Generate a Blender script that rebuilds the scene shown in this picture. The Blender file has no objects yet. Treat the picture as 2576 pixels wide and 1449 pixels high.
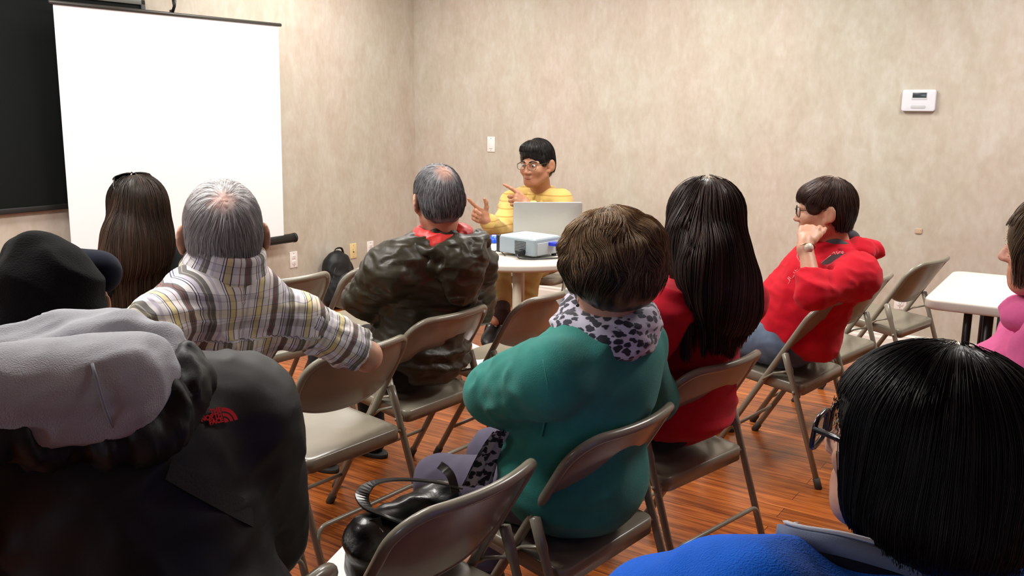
import bpy, math, random
import numpy as np
from mathutils import Vector, Matrix

random.seed(7)
rng = np.random.RandomState(11)
PI = math.pi
SC = bpy.context.scene
COL = SC.collection

# ------------------------------------------------------------------ camera
CAM_H, CAM_PITCH, CAM_ROLL, CAM_F = 1.4884, math.radians(11.35), math.radians(0.385), 2267.5
cF = np.array([0, math.cos(CAM_PITCH), -math.sin(CAM_PITCH)])
_R = np.array([1.0, 0, 0]); _U = np.array([0, math.sin(CAM_PITCH), math.cos(CAM_PITCH)])
cR = math.cos(CAM_ROLL) * _R + math.sin(CAM_ROLL) * _U
cU = math.cos(CAM_ROLL) * _U - math.sin(CAM_ROLL) * _R
CAMPOS = np.array([0, 0, CAM_H])
cd = bpy.data.cameras.new('camera'); cam = bpy.data.objects.new('camera', cd); COL.objects.link(cam)
cd.sensor_width = 36.0; cd.lens = CAM_F / 2576 * 36.0; cd.clip_start = 0.05
cam.matrix_world = Matrix(((cR[0], cU[0], -cF[0], 0), (cR[1], cU[1], -cF[1], 0), (cR[2], cU[2], -cF[2], CAM_H), (0, 0, 0, 1)))
SC.camera = cam

def at(px, py, z):
    """world point seen at photo pixel (px, py), z metres in front of the lens"""
    return CAMPOS + z * (cF + (px - 1288) / CAM_F * cR - (py - 724.5) / CAM_F * cU)

def on_z(px, py, Z):
    d = cF + (px - 1288) / CAM_F * cR - (py - 724.5) / CAM_F * cU
    return CAMPOS + d * ((Z - CAM_H) / d[2])

# ------------------------------------------------------------------ world, lights, exposure
SC.view_settings.view_transform = 'Standard'
SC.view_settings.look = 'None'
SC.view_settings.exposure = 0.38
SC.view_settings.gamma = 1.0
SC.view_settings.use_curve_mapping = False
SC.cycles.max_bounces = 8
w = bpy.data.worlds.new('world'); SC.world = w; w.use_nodes = True
w.node_tree.nodes['Background'].inputs[0].default_value = (0.9, 0.95, 1.0, 1)
w.node_tree.nodes['Background'].inputs[1].default_value = 0.025

# room frame: corner of the two walls, e1 along the screen wall (towards the corner), e2 along the right wall (towards the viewer)
AZ = math.radians(34.5)
e1 = np.array([math.sin(AZ), math.cos(AZ), 0]); e2 = np.array([math.cos(AZ), -math.sin(AZ), 0])
CORNER = on_z(1050, 267 + 1.518 * 295, 0.0); CORNER[2] = 0
CEIL = 2.75
def room(a, b, z=0.0):
    """a metres along the right wall from the corner, b metres back along the screen wall"""
    return CORNER + a * e2 - b * e1 + np.array([0, 0, z])

def area_light(name, a, b, sx, sy, power, color):
    l = bpy.data.lights.new(name, 'AREA'); l.shape = 'RECTANGLE'; l.size = sx; l.size_y = sy; l.energy = power; l.color = color
    o = bpy.data.objects.new(name, l); COL.objects.link(o)
    p = room(a, b, CEIL - 0.03); o.location = p; o.rotation_euler = (0, 0, -AZ)
    return o
# recessed ceiling panels of the front half of the room
for i, (a, b, pw) in enumerate(((0.9, 1.5, 34), (2.7, 1.5, 46), (0.9, 4.3, 44), (2.6, 4.3, 50), (1.4, 7.2, 26), (4.8, 1.6, 46))):
    area_light('ceiling_panel_light', a, b, 0.6, 1.2, pw, (1.0, 0.972, 0.93))

# daylight from a window far behind the viewer's left shoulder
wl = bpy.data.lights.new('window_daylight', 'AREA'); wl.shape = 'RECTANGLE'; wl.size = 1.6; wl.size_y = 1.2; wl.energy = 65; wl.color = (0.66, 0.8, 1.0)
wo = bpy.data.objects.new('window_daylight', wl); COL.objects.link(wo)
_p = room(3.4, 12.9, 1.6); _d = e1 * 1.0 + np.array([0, 0, -0.12]); _z = -_d / np.linalg.norm(_d); _x = np.cross(np.array([0, 0, 1.0]), _z); _x /= np.linalg.norm(_x); _y = np.cross(_z, _x)
wo.matrix_world = Matrix(((_x[0], _y[0], _z[0], _p[0]), (_x[1], _y[1], _z[1], _p[1]), (_x[2], _y[2], _z[2], _p[2]), (0, 0, 0, 1)))

# ------------------------------------------------------------------ material helpers
def newmat(name):
    m = bpy.data.materials.new(name); m.use_nodes = True
    nt = m.node_tree; return m, nt, nt.nodes['Principled BSDF']
def N(nt, t, **kw):
    n = nt.nodes.new(t)
    for k, v in kw.items():
        if k.startswith('i_'): n.inputs[int(k[2:])].default_value = v
        else: setattr(n, k, v)
    return n
def L(nt, a, b): nt.links.new(a, b)
def srgb(r, g, b):
    f = lambda c: (c / 255) / 12.92 if c / 255 <= 0.04045 else ((c / 255 + 0.055) / 1.055) ** 2.4
    return (f(r), f(g), f(b), 1)
def simple(name, col, rough=0.5, metal=0.0, spec=0.5, sheen=0.0, noise=0.0, nscale=40, bump=0.0, bscale=200, coat=0.0, trans=0.0):
    m, nt, b = newmat(name)
    b.inputs['Base Color'].default_value = col
    b.inputs['Roughness'].default_value = rough; b.inputs['Metallic'].default_value = metal
    b.inputs['Specular IOR Level'].default_value = spec
    if sheen: b.inputs['Sheen Weight'].default_value = sheen
    if coat: b.inputs['Coat Weight'].default_value = coat
    if trans: b.inputs['Transmission Weight'].default_value = trans
    tc = N(nt, 'ShaderNodeTexCoord')
    if noise:
        n = N(nt, 'ShaderNodeTexNoise'); n.inputs['Scale'].default_value = nscale; n.inputs['Detail'].default_value = 5
        L(nt, tc.outputs['Object'], n.inputs['Vector'])
        r = N(nt, 'ShaderNodeValToRGB'); L(nt, n.outputs['Fac'], r.inputs['Fac'])
        lo = tuple(c * (1 - noise) for c in col[:3]) + (1,); hi = tuple(min(1, c * (1 + noise)) for c in col[:3]) + (1,)
        r.color_ramp.elements[0].position = 0.3; r.color_ramp.elements[0].color = lo
        r.color_ramp.elements[1].position = 0.7; r.color_ramp.elements[1].color = hi
        L(nt, r.outputs['Color'], b.inputs['Base Color'])
    if bump:
        n2 = N(nt, 'ShaderNodeTexNoise'); n2.inputs['Scale'].default_value = bscale; n2.inputs['Detail'].default_value = 3
        L(nt, tc.outputs['Object'], n2.inputs['Vector'])
        bp = N(nt, 'ShaderNodeBump'); bp.inputs['Strength'].default_value = bump; bp.inputs['Distance'].default_value = 0.003
        L(nt, n2.outputs['Fac'], bp.inputs['Height']); L(nt, bp.outputs['Normal'], b.inputs['Normal'])
    return m

# ------------------------------------------------------------------ mesh helpers
def mesh_data(name, V, F, smooth=True, uv=None, attrs=None, auto=None):
    V = np.asarray(V, dtype=np.float32); me = bpy.data.meshes.new(name)
    if isinstance(F, np.ndarray): F = [F]
    F = [np.asarray(f, dtype=np.int32) for f in F if len(f)]
    loops = np.concatenate([f.ravel() for f in F]); tot = np.concatenate([np.full(len(f), f.shape[1], np.int32) for f in F])
    start = np.concatenate([[0], np.cumsum(tot)[:-1]]).astype(np.int32)
    me.vertices.add(len(V)); me.vertices.foreach_set('co', V.ravel())
    me.loops.add(len(loops)); me.loops.foreach_set('vertex_index', loops)
    me.polygons.add(len(tot)); me.polygons.foreach_set('loop_start', start); me.polygons.foreach_set('loop_total', tot)
    me.polygons.foreach_set('use_smooth', np.full(len(tot), smooth, dtype=bool))
    if attrs:
        for k, a in attrs.items():
            a = np.asarray(a, np.float32)
            if a.ndim == 1:
                at_ = me.attributes.new(k, 'FLOAT', 'POINT'); at_.data.foreach_set('value', a)
            else:
                at_ = me.attributes.new(k, 'FLOAT_VECTOR', 'POINT'); at_.data.foreach_set('vector', a.ravel())
    me.update(calc_edges=True); me.validate()
    return me
def obj(name, V, F, mat, parent=None, smooth=True, attrs=None, world=True):
    """one mesh object; vertices in world space unless the parent is built in its own frame (world=False)"""
    V = np.asarray(V, float)
    if parent is not None and world:
        V = V - np.array(root_loc(parent))
    me = mesh_data(name, V, F, smooth, attrs=attrs)
    if mat: me.materials.append(mat)
    o = bpy.data.objects.new(name, me); COL.objects.link(o)
    if parent is not None: o.parent = parent
    return o
def root_loc(o):
    l = np.array(o.location[:])
    while o.parent is not None:
        o = o.parent; l = l + np.array(o.location[:])
    return l
def tag(o, label, cat, group=None):
    o['label'] = label; o['category'] = cat
    if group: o['group'] = group
    return o
def thing(name, label, cat, loc=(0, 0, 0), rz=0.0, group=None):
    o = bpy.data.objects.new(name, None); COL.objects.link(o); o.empty_display_size = 0.1
    o.location = loc; o.rotation_euler = (0, 0, rz)
    return tag(o, label, cat, group)
def struct(o): o['kind'] = 'structure'; return o
def copy_tree(o):
    c = o.copy(); COL.objects.link(c)
    for ch in list(o.children):
        d = ch.copy(); COL.objects.link(d); d.parent = c
        for g in list(ch.children):
            e = g.copy(); COL.objects.link(e); e.parent = d
    return c

class MB:
    """collects shapes into one mesh"""
    def __init__(s): s.V = []; s.Q = []; s.T = []; s.n = 0
    def add(s, V, Q=(), T=()):
        V = np.asarray(V, float)
        s.V.append(V)
        if len(Q): s.Q.append(np.asarray(Q, int) + s.n)
        if len(T): s.T.append(np.asarray(T, int) + s.n)
        s.n += len(V); return s
    def out(s):
        F = []
        if s.Q: F.append(np.concatenate(s.Q))
        if s.T: F.append(np.concatenate(s.T))
        return np.concatenate(s.V), F
    def obj(s, name, mat, parent=None, smooth=True, world=True, attrs=None):
        V, F = s.out(); return obj(name, V, F, mat, parent, smooth, attrs, world)

def frames(P, closed=False):
    P = np.asarray(P, float); n = len(P)
    T = np.gradient(P, axis=0)
    if closed: T = np.roll(P, -1, 0) - np.roll(P, 1, 0)
    T /= np.linalg.norm(T, axis=1)[:, None] + 1e-12
    up = np.array([0, 0, 1.0]) if abs(T[0][2]) < 0.9 else np.array([1.0, 0, 0])
    A = np.zeros_like(P); a = np.cross(up, T[0]); a /= np.linalg.norm(a); A[0] = a
    for i in range(1, n):
        a = A[i - 1] - T[i] * np.dot(A[i - 1], T[i]); A[i] = a / (np.linalg.norm(a) + 1e-12)
    return T, A, np.cross(T, A)
def tube(mb, P, r, n=10, closed=False, caps=True, flat=1.0):
    P = np.asarray(P, float); m = len(P); r = np.broadcast_to(np.asarray(r, float), (m,))
    T, A, B = frames(P, closed)
    th = np.linspace(0, 2 * PI, n, endpoint=False)
    V = P[:, None] + r[:, None, None] * (np.cos(th)[None, :, None] * A[:, None] + flat * np.sin(th)[None, :, None] * B[:, None])
    V = V.reshape(-1, 3); Q = []
    i = np.arange(m if closed else m - 1)[:, None]; j = np.arange(n)[None]
    i2 = (i + 1) % m; j2 = (j + 1) % n
    Q = np.stack(np.broadcast_arrays(i * n + j, i * n + j2, i2 * n + j2, i2 * n + j), -1).reshape(-1, 4)
    Tt = []
    if caps and not closed:
        V = np.concatenate([V, P[:1] - T[:1] * r[0] * 0.35, P[-1:] + T[-1:] * r[-1] * 0.35])
        for j in range(n):
            Tt.append((m * n, (j + 1) % n, j)); Tt.append((m * n + 1, (m - 1) * n + j, (m - 1) * n + (j + 1) % n))
    mb.add(V, Q, Tt); return mb
def arc_path(pts, rad, seg=8):
    """polyline with rounded corners"""
    pts = [np.asarray(p, float) for p in pts]; out = [pts[0]]
    for i in range(1, len(pts) - 1):
        a, b, c = pts[i - 1], pts[i], pts[i + 1]
        u = a - b; v = c - b; lu = np.linalg.norm(u); lv = np.linalg.norm(v)
        r = min(rad if np.isscalar(rad) else rad[i - 1], lu * 0.49, lv * 0.49)
        p, q = b + u / lu * r, b + v / lv * r
        for t in np.linspace(0, 1, seg): out.append((1 - t) ** 2 * p + 2 * t * (1 - t) * b + t * t * q)
    out.append(pts[-1]); return np.array(out)
def densify(P, step):
    P = np.asarray(P, float); out = [P[0]]
    for a, b in zip(P[:-1], P[1:]):
        k = max(1, int(np.linalg.norm(b - a) / step))
        for t in range(1, k + 1): out.append(a + (b - a) * t / k)
    return np.array(out)
def spline(P, n):
    """catmull-rom through the points"""
    P = np.asarray(P, float); m = len(P); out = []
    for t in np.linspace(0, m - 1 - 1e-6, n):
        i = int(t); u = t - i
        p0 = P[max(i - 1, 0)]; p1 = P[i]; p2 = P[i + 1]; p3 = P[min(i + 2, m - 1)]
        out.append(0.5 * ((2 * p1) + (-p0 + p2) * u + (2 * p0 - 5 * p1 + 4 * p2 - p3) * u * u + (-p0 + 3 * p1 - 3 * p2 + p3) * u ** 3))
    return np.array(out)
def rbox(mb, c, half, axes=None, r=0.006, seg=3):
    """box with rounded edges: half sizes, axes rows = local x,y,z in world"""
    half = np.asarray(half, float); r = min(r, half.min() * 0.98)
    def ticks(h):
        t = np.linspace(0, PI / 2, seg + 1); a = -h + r - r * np.cos(t) ; b = h - r + r * np.sin(t)
        return np.concatenate([a, b])
    n = seg + 1; m = 2 * n; V = []; Q = []; off = 0
    g = np.linspace(-PI / 4, PI / 4, 2)
    for ax in range(3):
        for s in (-1, 1):
            u = (ax + 1) % 3; v = (ax + 2) % 3
            tu = np.concatenate([np.linspace(-1, -1, 0), ticks(half[u])]); tv = ticks(half[v])
            U, W = np.meshgrid(tu, tv, indexing='ij'); P = np.zeros(U.shape + (3,))
            P[..., u] = U; P[..., v] = W; P[..., ax] = s * half[ax]
            inner = np.clip(P, -(half - r), half - r); d = P - inner; ln = np.linalg.norm(d, axis=-1, keepdims=True)
            P = inner + d / np.maximum(ln, 1e-9) * r
            k = len(tu); idx = np.arange(k * k).reshape(k, k) + off
            q = np.stack([idx[:-1, :-1], idx[1:, :-1], idx[1:, 1:], idx[:-1, 1:]], -1).reshape(-1, 4)
            if s < 0: q = q[:, ::-1]
            V.append(P.reshape(-1, 3)); Q.append(q); off += k * k
    V = np.concatenate(V)
    if axes is not None: V = V @ np.asarray(axes, float)
    mb.add(V + np.asarray(c, float), np.concatenate(Q)); return mb
def slab(mb, outline, z0, z1, r=0.006, seg=4, frame=None):
    """extruded outline (counter-clockwise xy) with rounded rim; frame = (origin, ax, ay, az)"""
    O = np.asarray(outline, float); n = len(O)
    t = np.roll(O, -1, 0) - np.roll(O, 1, 0); t /= np.linalg.norm(t, axis=1)[:, None]; nrm = np.stack([t[:, 1], -t[:, 0]], -1)
    rings = []
    a = np.linspace(0, PI / 2, seg + 1)
    for q in a: rings.append((O - nrm * r * (1 - math.sin(q)), z0 + r * (1 - math.cos(q))))
    for q in a[::-1]: rings.append((O - nrm * r * (1 - math.sin(q)), z1 - r * (1 - math.cos(q))))
    V = np.concatenate([np.concatenate([p, np.full((n, 1), z)], 1) for p, z in rings]); m = len(rings); Q = []
    for i in range(m - 1):
        for j in range(n): Q.append((i * n + j, i * n + (j + 1) % n, (i + 1) * n + (j + 1) % n, (i + 1) * n + j))
    c0 = np.append(O.mean(0), z0); c1 = np.append(O.mean(0), z1); V = np.concatenate([V, [c0], [c1]]); T = []
    for j in range(n): T.append((m * n, (j + 1) % n, j)); T.append((m * n + 1, (m - 1) * n + j, (m - 1) * n + (j + 1) % n))
    if frame is not None:
        o, ax, ay, az = frame; V = np.asarray(o) + V[:, :1] * ax + V[:, 1:2] * ay + V[:, 2:3] * az
    mb.add(V, Q, T); return mb
def rrect(hx, hy, r, seg=8):
    P = []
    for cx, cy, a0 in ((hx - r, hy - r, 0), (-hx + r, hy - r, PI / 2), (-hx + r, -hy + r, PI), (hx - r, -hy + r, 1.5 * PI)):
        for a in np.linspace(a0, a0 + PI / 2, seg): P.append((cx + r * math.cos(a), cy + r * math.sin(a)))
    return np.array(P)
def unit(v): v = np.asarray(v, float); return v / (np.linalg.norm(v) + 1e-12)
ZUP = np.array([0, 0, 1.0])

def text_mesh(name, txt, size, mat, parent, M, align='RIGHT', bold=0.0006, depth=0.0005):
    cu = bpy.data.curves.new(name, 'FONT'); cu.body = txt; cu.size = size; cu.align_x = align; cu.extrude = depth; cu.offset = bold
    o = bpy.data.objects.new(name, cu); COL.objects.link(o); dg = bpy.context.evaluated_depsgraph_get(); me = bpy.data.meshes.new_from_object(o.evaluated_get(dg))
    bpy.data.objects.remove(o); me.materials.clear(); me.materials.append(mat); o = bpy.data.objects.new(name, me); COL.objects.link(o); o.parent = parent; o.matrix_local = M
    return o
# ------------------------------------------------------------------ setting
def wallpaper():
    m, nt, b = newmat('mottled_wallpaper')
    tc = N(nt, 'ShaderNodeTexCoord')
    mp = N(nt, 'ShaderNodeMapping'); mp.inputs['Scale'].default_value = (1, 1, 0.55); L(nt, tc.outputs['Object'], mp.inputs['Vector'])
    n1 = N(nt, 'ShaderNodeTexNoise'); n1.inputs['Scale'].default_value = 9; n1.inputs['Detail'].default_value = 4; n1.inputs['Roughness'].default_value = 0.55
    n1.inputs['Distortion'].default_value = 0.6
    n2 = N(nt, 'ShaderNodeTexNoise'); n2.inputs['Scale'].default_value = 36; n2.inputs['Detail'].default_value = 3
    n3 = N(nt, 'ShaderNodeTexNoise'); n3.inputs['Scale'].default_value = 1.3; n3.inputs['Detail'].default_value = 2
    for n in (n1, n2, n3): L(nt, mp.outputs['Vector'], n.inputs['Vector'])
    mx = N(nt, 'ShaderNodeMix', data_type='FLOAT'); mx.inputs[0].default_value = 0.4
    L(nt, n1.outputs['Fac'], mx.inputs[2]); L(nt, n2.outputs['Fac'], mx.inputs[3])
    r = N(nt, 'ShaderNodeValToRGB'); L(nt, mx.outputs[0], r.inputs['Fac'])
    el = r.color_ramp.elements
    el[0].position = 0.33; el[0].color = srgb(182, 172, 157)
    el[1].position = 0.68; el[1].color = srgb(198, 194, 184)
    e = el.new(0.5); e.color = srgb(190, 182, 169)
    mc = N(nt, 'ShaderNodeMix', data_type='RGBA', blend_type='MULTIPLY'); mc.inputs[0].default_value = 1.0
    r3 = N(nt, 'ShaderNodeValToRGB'); L(nt, n3.outputs['Fac'], r3.inputs['Fac'])
    r3.color_ramp.elements[0].position = 0.35; r3.color_ramp.elements[0].color = (1, 0.95, 0.94, 1)
    r3.color_ramp.elements[1].position = 0.65; r3.color_ramp.elements[1].color = (0.96, 0.985, 0.95, 1)
    L(nt, r.outputs['Color'], mc.inputs[6]); L(nt, r3.outputs['Color'], mc.inputs[7])
    L(nt, mc.outputs[2], b.inputs['Base Color']); b.inputs['Roughness'].default_value = 0.75; b.inputs['Specular IOR Level'].default_value = 0.25
    bp = N(nt, 'ShaderNodeBump'); bp.inputs['Strength'].default_value = 0.08; bp.inputs['Distance'].default_value = 0.002
    L(nt, n2.outputs['Fac'], bp.inputs['Height']); L(nt, bp.outputs['Normal'], b.inputs['Normal'])
    return m
def wood_floor():
    m, nt, b = newmat('orange_hardwood_planks')
    tc = N(nt, 'ShaderNodeTexCoord')
    mp = N(nt, 'ShaderNodeMapping'); L(nt, tc.outputs['Object'], mp.inputs['Vector'])
    br = N(nt, 'ShaderNodeTexBrick'); br.offset = 0.37; br.inputs['Scale'].default_value = 1.0
    br.inputs['Brick Width'].default_value = 1.1; br.inputs['Row Height'].default_value = 0.092; br.inputs['Mortar Size'].default_value = 0.0012
    br.inputs['Color1'].default_value = (0, 0, 0, 1); br.inputs['Color2'].default_value = (1, 1, 1, 1); br.inputs['Mortar'].default_value = (0.5, 0.5, 0.5, 1)
    br.inputs['Bias'].default_value = 0.0; L(nt, mp.outputs['Vector'], br.inputs['Vector'])
    mp2 = N(nt, 'ShaderNodeMapping'); mp2.inputs['Scale'].default_value = (2.2, 34, 1); L(nt, tc.outputs['Object'], mp2.inputs['Vector'])
    add = N(nt, 'ShaderNodeVectorMath', operation='ADD'); L(nt, mp2.outputs['Vector'], add.inputs[0])
    sc = N(nt, 'ShaderNodeVectorMath', operation='SCALE'); sc.inputs['Scale'].default_value = 7.0
    L(nt, br.outputs['Color'], sc.inputs[0]); L(nt, sc.outputs[0], add.inputs[1])
    n = N(nt, 'ShaderNodeTexNoise'); n.inputs['Scale'].default_value = 1.6; n.inputs['Detail'].default_value = 6; n.inputs['Distortion'].default_value = 0.8
    L(nt, add.outputs[0], n.inputs['Vector'])
    r = N(nt, 'ShaderNodeValToRGB'); L(nt, n.outputs['Fac'], r.inputs['Fac'])
    el = r.color_ramp.elements; el[0].position = 0.3; el[0].color = srgb(102, 48, 18); el[1].position = 0.72; el[1].color = srgb(184, 106, 46)
    e = el.new(0.5); e.color = srgb(152, 80, 32)
    hv = N(nt, 'ShaderNodeHueSaturation'); L(nt, r.outputs['Color'], hv.inputs['Color'])
    mr = N(nt, 'ShaderNodeMapRange'); mr.inputs[3].default_value = 0.78; mr.inputs[4].default_value = 1.18
    sp = N(nt, 'ShaderNodeSeparateColor'); L(nt, br.outputs['Color'], sp.inputs[0]); L(nt, sp.outputs[0], mr.inputs[0]); L(nt, mr.outputs[0], hv.inputs['Value'])
    mx = N(nt, 'ShaderNodeMix', data_type='RGBA'); L(nt, br.outputs['Fac'], mx.inputs[0]); L(nt, hv.outputs['Color'], mx.inputs[6]); mx.inputs[7].default_value = srgb(60, 28, 12)
    L(nt, mx.outputs[2], b.inputs['Base Color']); b.inputs['Roughness'].default_value = 0.24; b.inputs['Specular IOR Level'].default_value = 0.5
    bp = N(nt, 'ShaderNodeBump'); bp.inputs['Strength'].default_value = 0.12; bp.inputs['Distance'].default_value = 0.001
    L(nt, n.outputs['Fac'], bp.inputs['Height']); L(nt, bp.outputs['Normal'], b.inputs['Normal'])
    return m
M_WALL = wallpaper(); M_FLOOR = wood_floor()
M_WHITE = simple('white_gloss_paint', srgb(232, 228, 220), 0.35)
M_CEIL = simple('white_ceiling_tile', srgb(225, 222, 214), 0.9, bump=0.2, bscale=60)
LW, LR = 13.0, 11.0
def room_box(name, a0, a1, b0, b1, z0, z1, mat, rnd=0.0):
    """box in room coordinates, with its own object frame along the walls"""
    c = (a0 + a1) / 2; d = (b0 + b1) / 2; mb = MB()
    hx, hy, hz = (a1 - a0) / 2, (b1 - b0) / 2, (z1 - z0) / 2
    if rnd: rbox(mb, (0, 0, 0), (hx, hy, hz), None, rnd)
    else:
        V = np.array([(x, y, z) for x in (-hx, hx) for y in (-hy, hy) for z in (-hz, hz)])
        mb.add(V, [(0, 1, 3, 2), (4, 6, 7, 5), (0, 4, 5, 1), (2, 3, 7, 6), (0, 2, 6, 4), (1, 5, 7, 3)])
    o = mb.obj(name, mat, smooth=bool(rnd), world=False)
    o.location = room(c, d, (z0 + z1) / 2); o.rotation_euler = (0, 0, -AZ)
    return o
# room(a,b): x axis along e2, y axis along -(-e1)... local y = e1 direction, so b grows to -y
struct(room_box('floor', -0.1, LR + 0.1, -0.1, LW + 0.1, -0.12, 0, M_FLOOR))
struct(room_box('ceiling', -0.1, LR + 0.1, -0.1, LW + 0.1, CEIL, CEIL + 0.1, M_CEIL))
struct(room_box('wall_left', -0.12, 0, -0.12, LW + 0.1, 0, CEIL, M_WALL))
struct(room_box('wall_right', 0, LR + 0.1, -0.12, 0, 0, CEIL, M_WALL))
struct(room_box('wall_near', LR, LR + 0.12, -0.1, LW + 0.1, 0, CEIL, M_WALL))
struct(room_box('wall_back', 0, LR, LW, LW + 0.12, 0, CEIL, M_WALL))
def baseboard(name, a0, a1, b0, b1, along_right):
    mb = MB(); prof = [(0, 0), (0.016, 0), (0.016, 0.105), (0.012, 0.118), (0.012, 0.13), (0.006, 0.14), (0, 0.14)]
    Ls = (a1 - a0) if along_right else (b1 - b0); V = []
    for s in (0, Ls):
        for d, z in prof:
            V.append(room(a0 + s, d, z) if along_right else room(d, b0 + s, z))
    n = len(prof); Q = [(i, (i + 1) % n, n + (i + 1) % n, n + i) for i in range(n)]
    mb.add(V, Q); o = mb.obj(name, M_WHITE, smooth=False); return struct(o)
baseboard('baseboard_right', 0.0, LR, 0, 0, True)
baseboard('baseboard_left', 0, 0, 0.016, LW, False)

def wall_hit(px, py, right):
    """point of a wall seen at a photo pixel -> (a or b along it, z)"""
    d = cF + (px - 1288) / CAM_F * cR - (py - 724.5) / CAM_F * cU
    nrm = e1 if right else e2
    t = np.dot(CORNER - CAMPOS, nrm) / np.dot(d, nrm); p = CAMPOS + t * d
    return (np.dot(p - CORNER, e2) if right else -np.dot(p - CORNER, e1)), p[2]

M_PLATE = simple('white_plastic_plate', srgb(236, 232, 228), 0.35)
M_IVORY = simple('ivory_plastic_plate', srgb(226, 205, 150), 0.4)
M_DARK = simple('black_plastic', srgb(22, 22, 24), 0.45)
M_SLOT = simple('dark_slot', srgb(40, 38, 36), 0.6)
M_SCREW = simple('screw_metal', srgb(170, 168, 160), 0.35, 0.8)
def wall_frame(px, py, right):
    s, z = wall_hit(px, py, right)
    if right: o = room(s, 0, z); ax = e2; nz = -e1
    else: o = room(0, s, z); ax = e1; nz = e2
    return o, ax, ZUP, nz
def on_wall(mb, fr, x0, x1, y0, y1, d0, d1, r=0.002):
    o, ax, ay, az = fr
    rbox(mb, o + ax * (x0 + x1) / 2 + ay * (y0 + y1) / 2 + az * (d0 + d1) / 2, ((x1 - x0) / 2, (y1 - y0) / 2, (d1 - d0) / 2), np.array([ax, ay, az]), r)
    return mb
def plate(name, px, py, right, label, cat, kind, mat=M_PLATE):
    fr = wall_frame(px, py, right); t = thing(name, label, cat, fr[0])
    on_wall(MB(), fr, -0.036, 0.036, -0.0585, 0.0585, 0, 0.006, 0.003).obj('cover_plate', mat, t)
    mb = MB()
    if kind == 'outlet':
        for dy in (-0.02, 0.02):
            mb = MB(); slab(mb, rrect(0.017, 0.0145, 0.009), 0.005, 0.009, 0.001, 2, (fr[0] + ZUP * dy, fr[1], fr[2], fr[3])); r = mb.obj('receptacle', mat, t)
            mb = MB()
            for dx in (-0.006, 0.006): on_wall(mb, (fr[0] + ZUP * (dy + 0.003), fr[1], fr[2], fr[3]), dx - 0.0012, dx + 0.0012, -0.004, 0.004, 0.008, 0.0095, 0.0004)
            on_wall(mb, (fr[0] + ZUP * (dy - 0.007), fr[1], fr[2], fr[3]), -0.002, 0.002, -0.002, 0.002, 0.008, 0.0095, 0.0006)
            mb.obj('slot', M_SLOT, r)
    elif kind == 'decora':
        on_wall(MB(), fr, -0.0165, 0.0165, -0.033, 0.033, 0.004, 0.010, 0.003).obj('rocker' if name == 'light_switch' else 'insert', mat, t)
    elif kind == 'toggle':
        on_wall(MB(), fr, -0.005, 0.005, -0.004, 0.010, 0.004, 0.016, 0.002).obj('toggle', mat, t)
        on_wall(MB(), fr, -0.006, 0.006, -0.013, 0.013, 0.004, 0.0068, 0.001).obj('slot', M_SLOT, t)
    for dy in (-0.045, 0.045): on_wall(MB(), fr, -0.003, 0.003, dy - 0.003, dy + 0.003, 0.005, 0.0075, 0.0015).obj('screw', M_SCREW, t)
    return t
plate('light_switch', 1236, 363, True, 'white rocker light switch on the right wall beside the presenter', 'light switch', 'decora')
plate('wall_outlet', 738, 653, False, 'white wall outlet low on the wall just right of the projection screen', 'outlet', 'outlet')
plate('jack_plate', 888, 631, False, 'ivory yellowed wall plate low on the wall beside the backpack', 'wall plate', 'toggle', M_IVORY)
plate('wall_outlet', 931, 625, False, 'white wall outlet between the ivory plate and the room corner', 'outlet', 'outlet')
plate('wall_outlet', 2266, 755, True, 'white double outlet on the right wall behind the empty folding chair', 'outlet', 'outlet')

def thermostat():
    fr = wall_frame(2313, 253, True); t = thing('thermostat', 'white wall thermostat with a small dark display on the right wall', 'thermostat', fr[0])
    mb = MB(); slab(mb, rrect(0.092, 0.062, 0.014), 0, 0.026, 0.006, 4, fr); mb.obj('housing', simple('pale_grey_plastic', srgb(214, 216, 222), 0.4), t)
    on_wall(MB(), fr, -0.038, 0.045, 0.004, 0.05, 0.024, 0.0275, 0.001).obj('display_bezel', simple('light_bezel', srgb(196, 200, 204), 0.4), t)
    on_wall(MB(), fr, -0.034, 0.041, 0.016, 0.044, 0.026, 0.029, 0.001).obj('display', simple('lcd_dark', srgb(52, 62, 64), 0.2), t)
    mb = MB(); slab(mb, rrect(0.04, 0.009, 0.008), 0.025, 0.028, 0.001, 3, (fr[0] - ZUP * 0.036, fr[1], fr[2], fr[3])); mb.obj('button', simple('grey_button', srgb(184, 188, 190), 0.5), t)
thermostat()
def cover():
    fr = wall_frame(2311, 581, True)
    mb = MB(); slab(mb, rrect(0.02, 0.017, 0.008), 0, 0.006, 0.003, 3, fr)
    o = mb.obj('cable_cover', simple('tan_plastic', srgb(190, 168, 142), 0.6), smooth=True)
    tag(o, 'small tan cover spot on the right wall between the red hoodie and the white table', 'cover plate')
cover()

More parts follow.
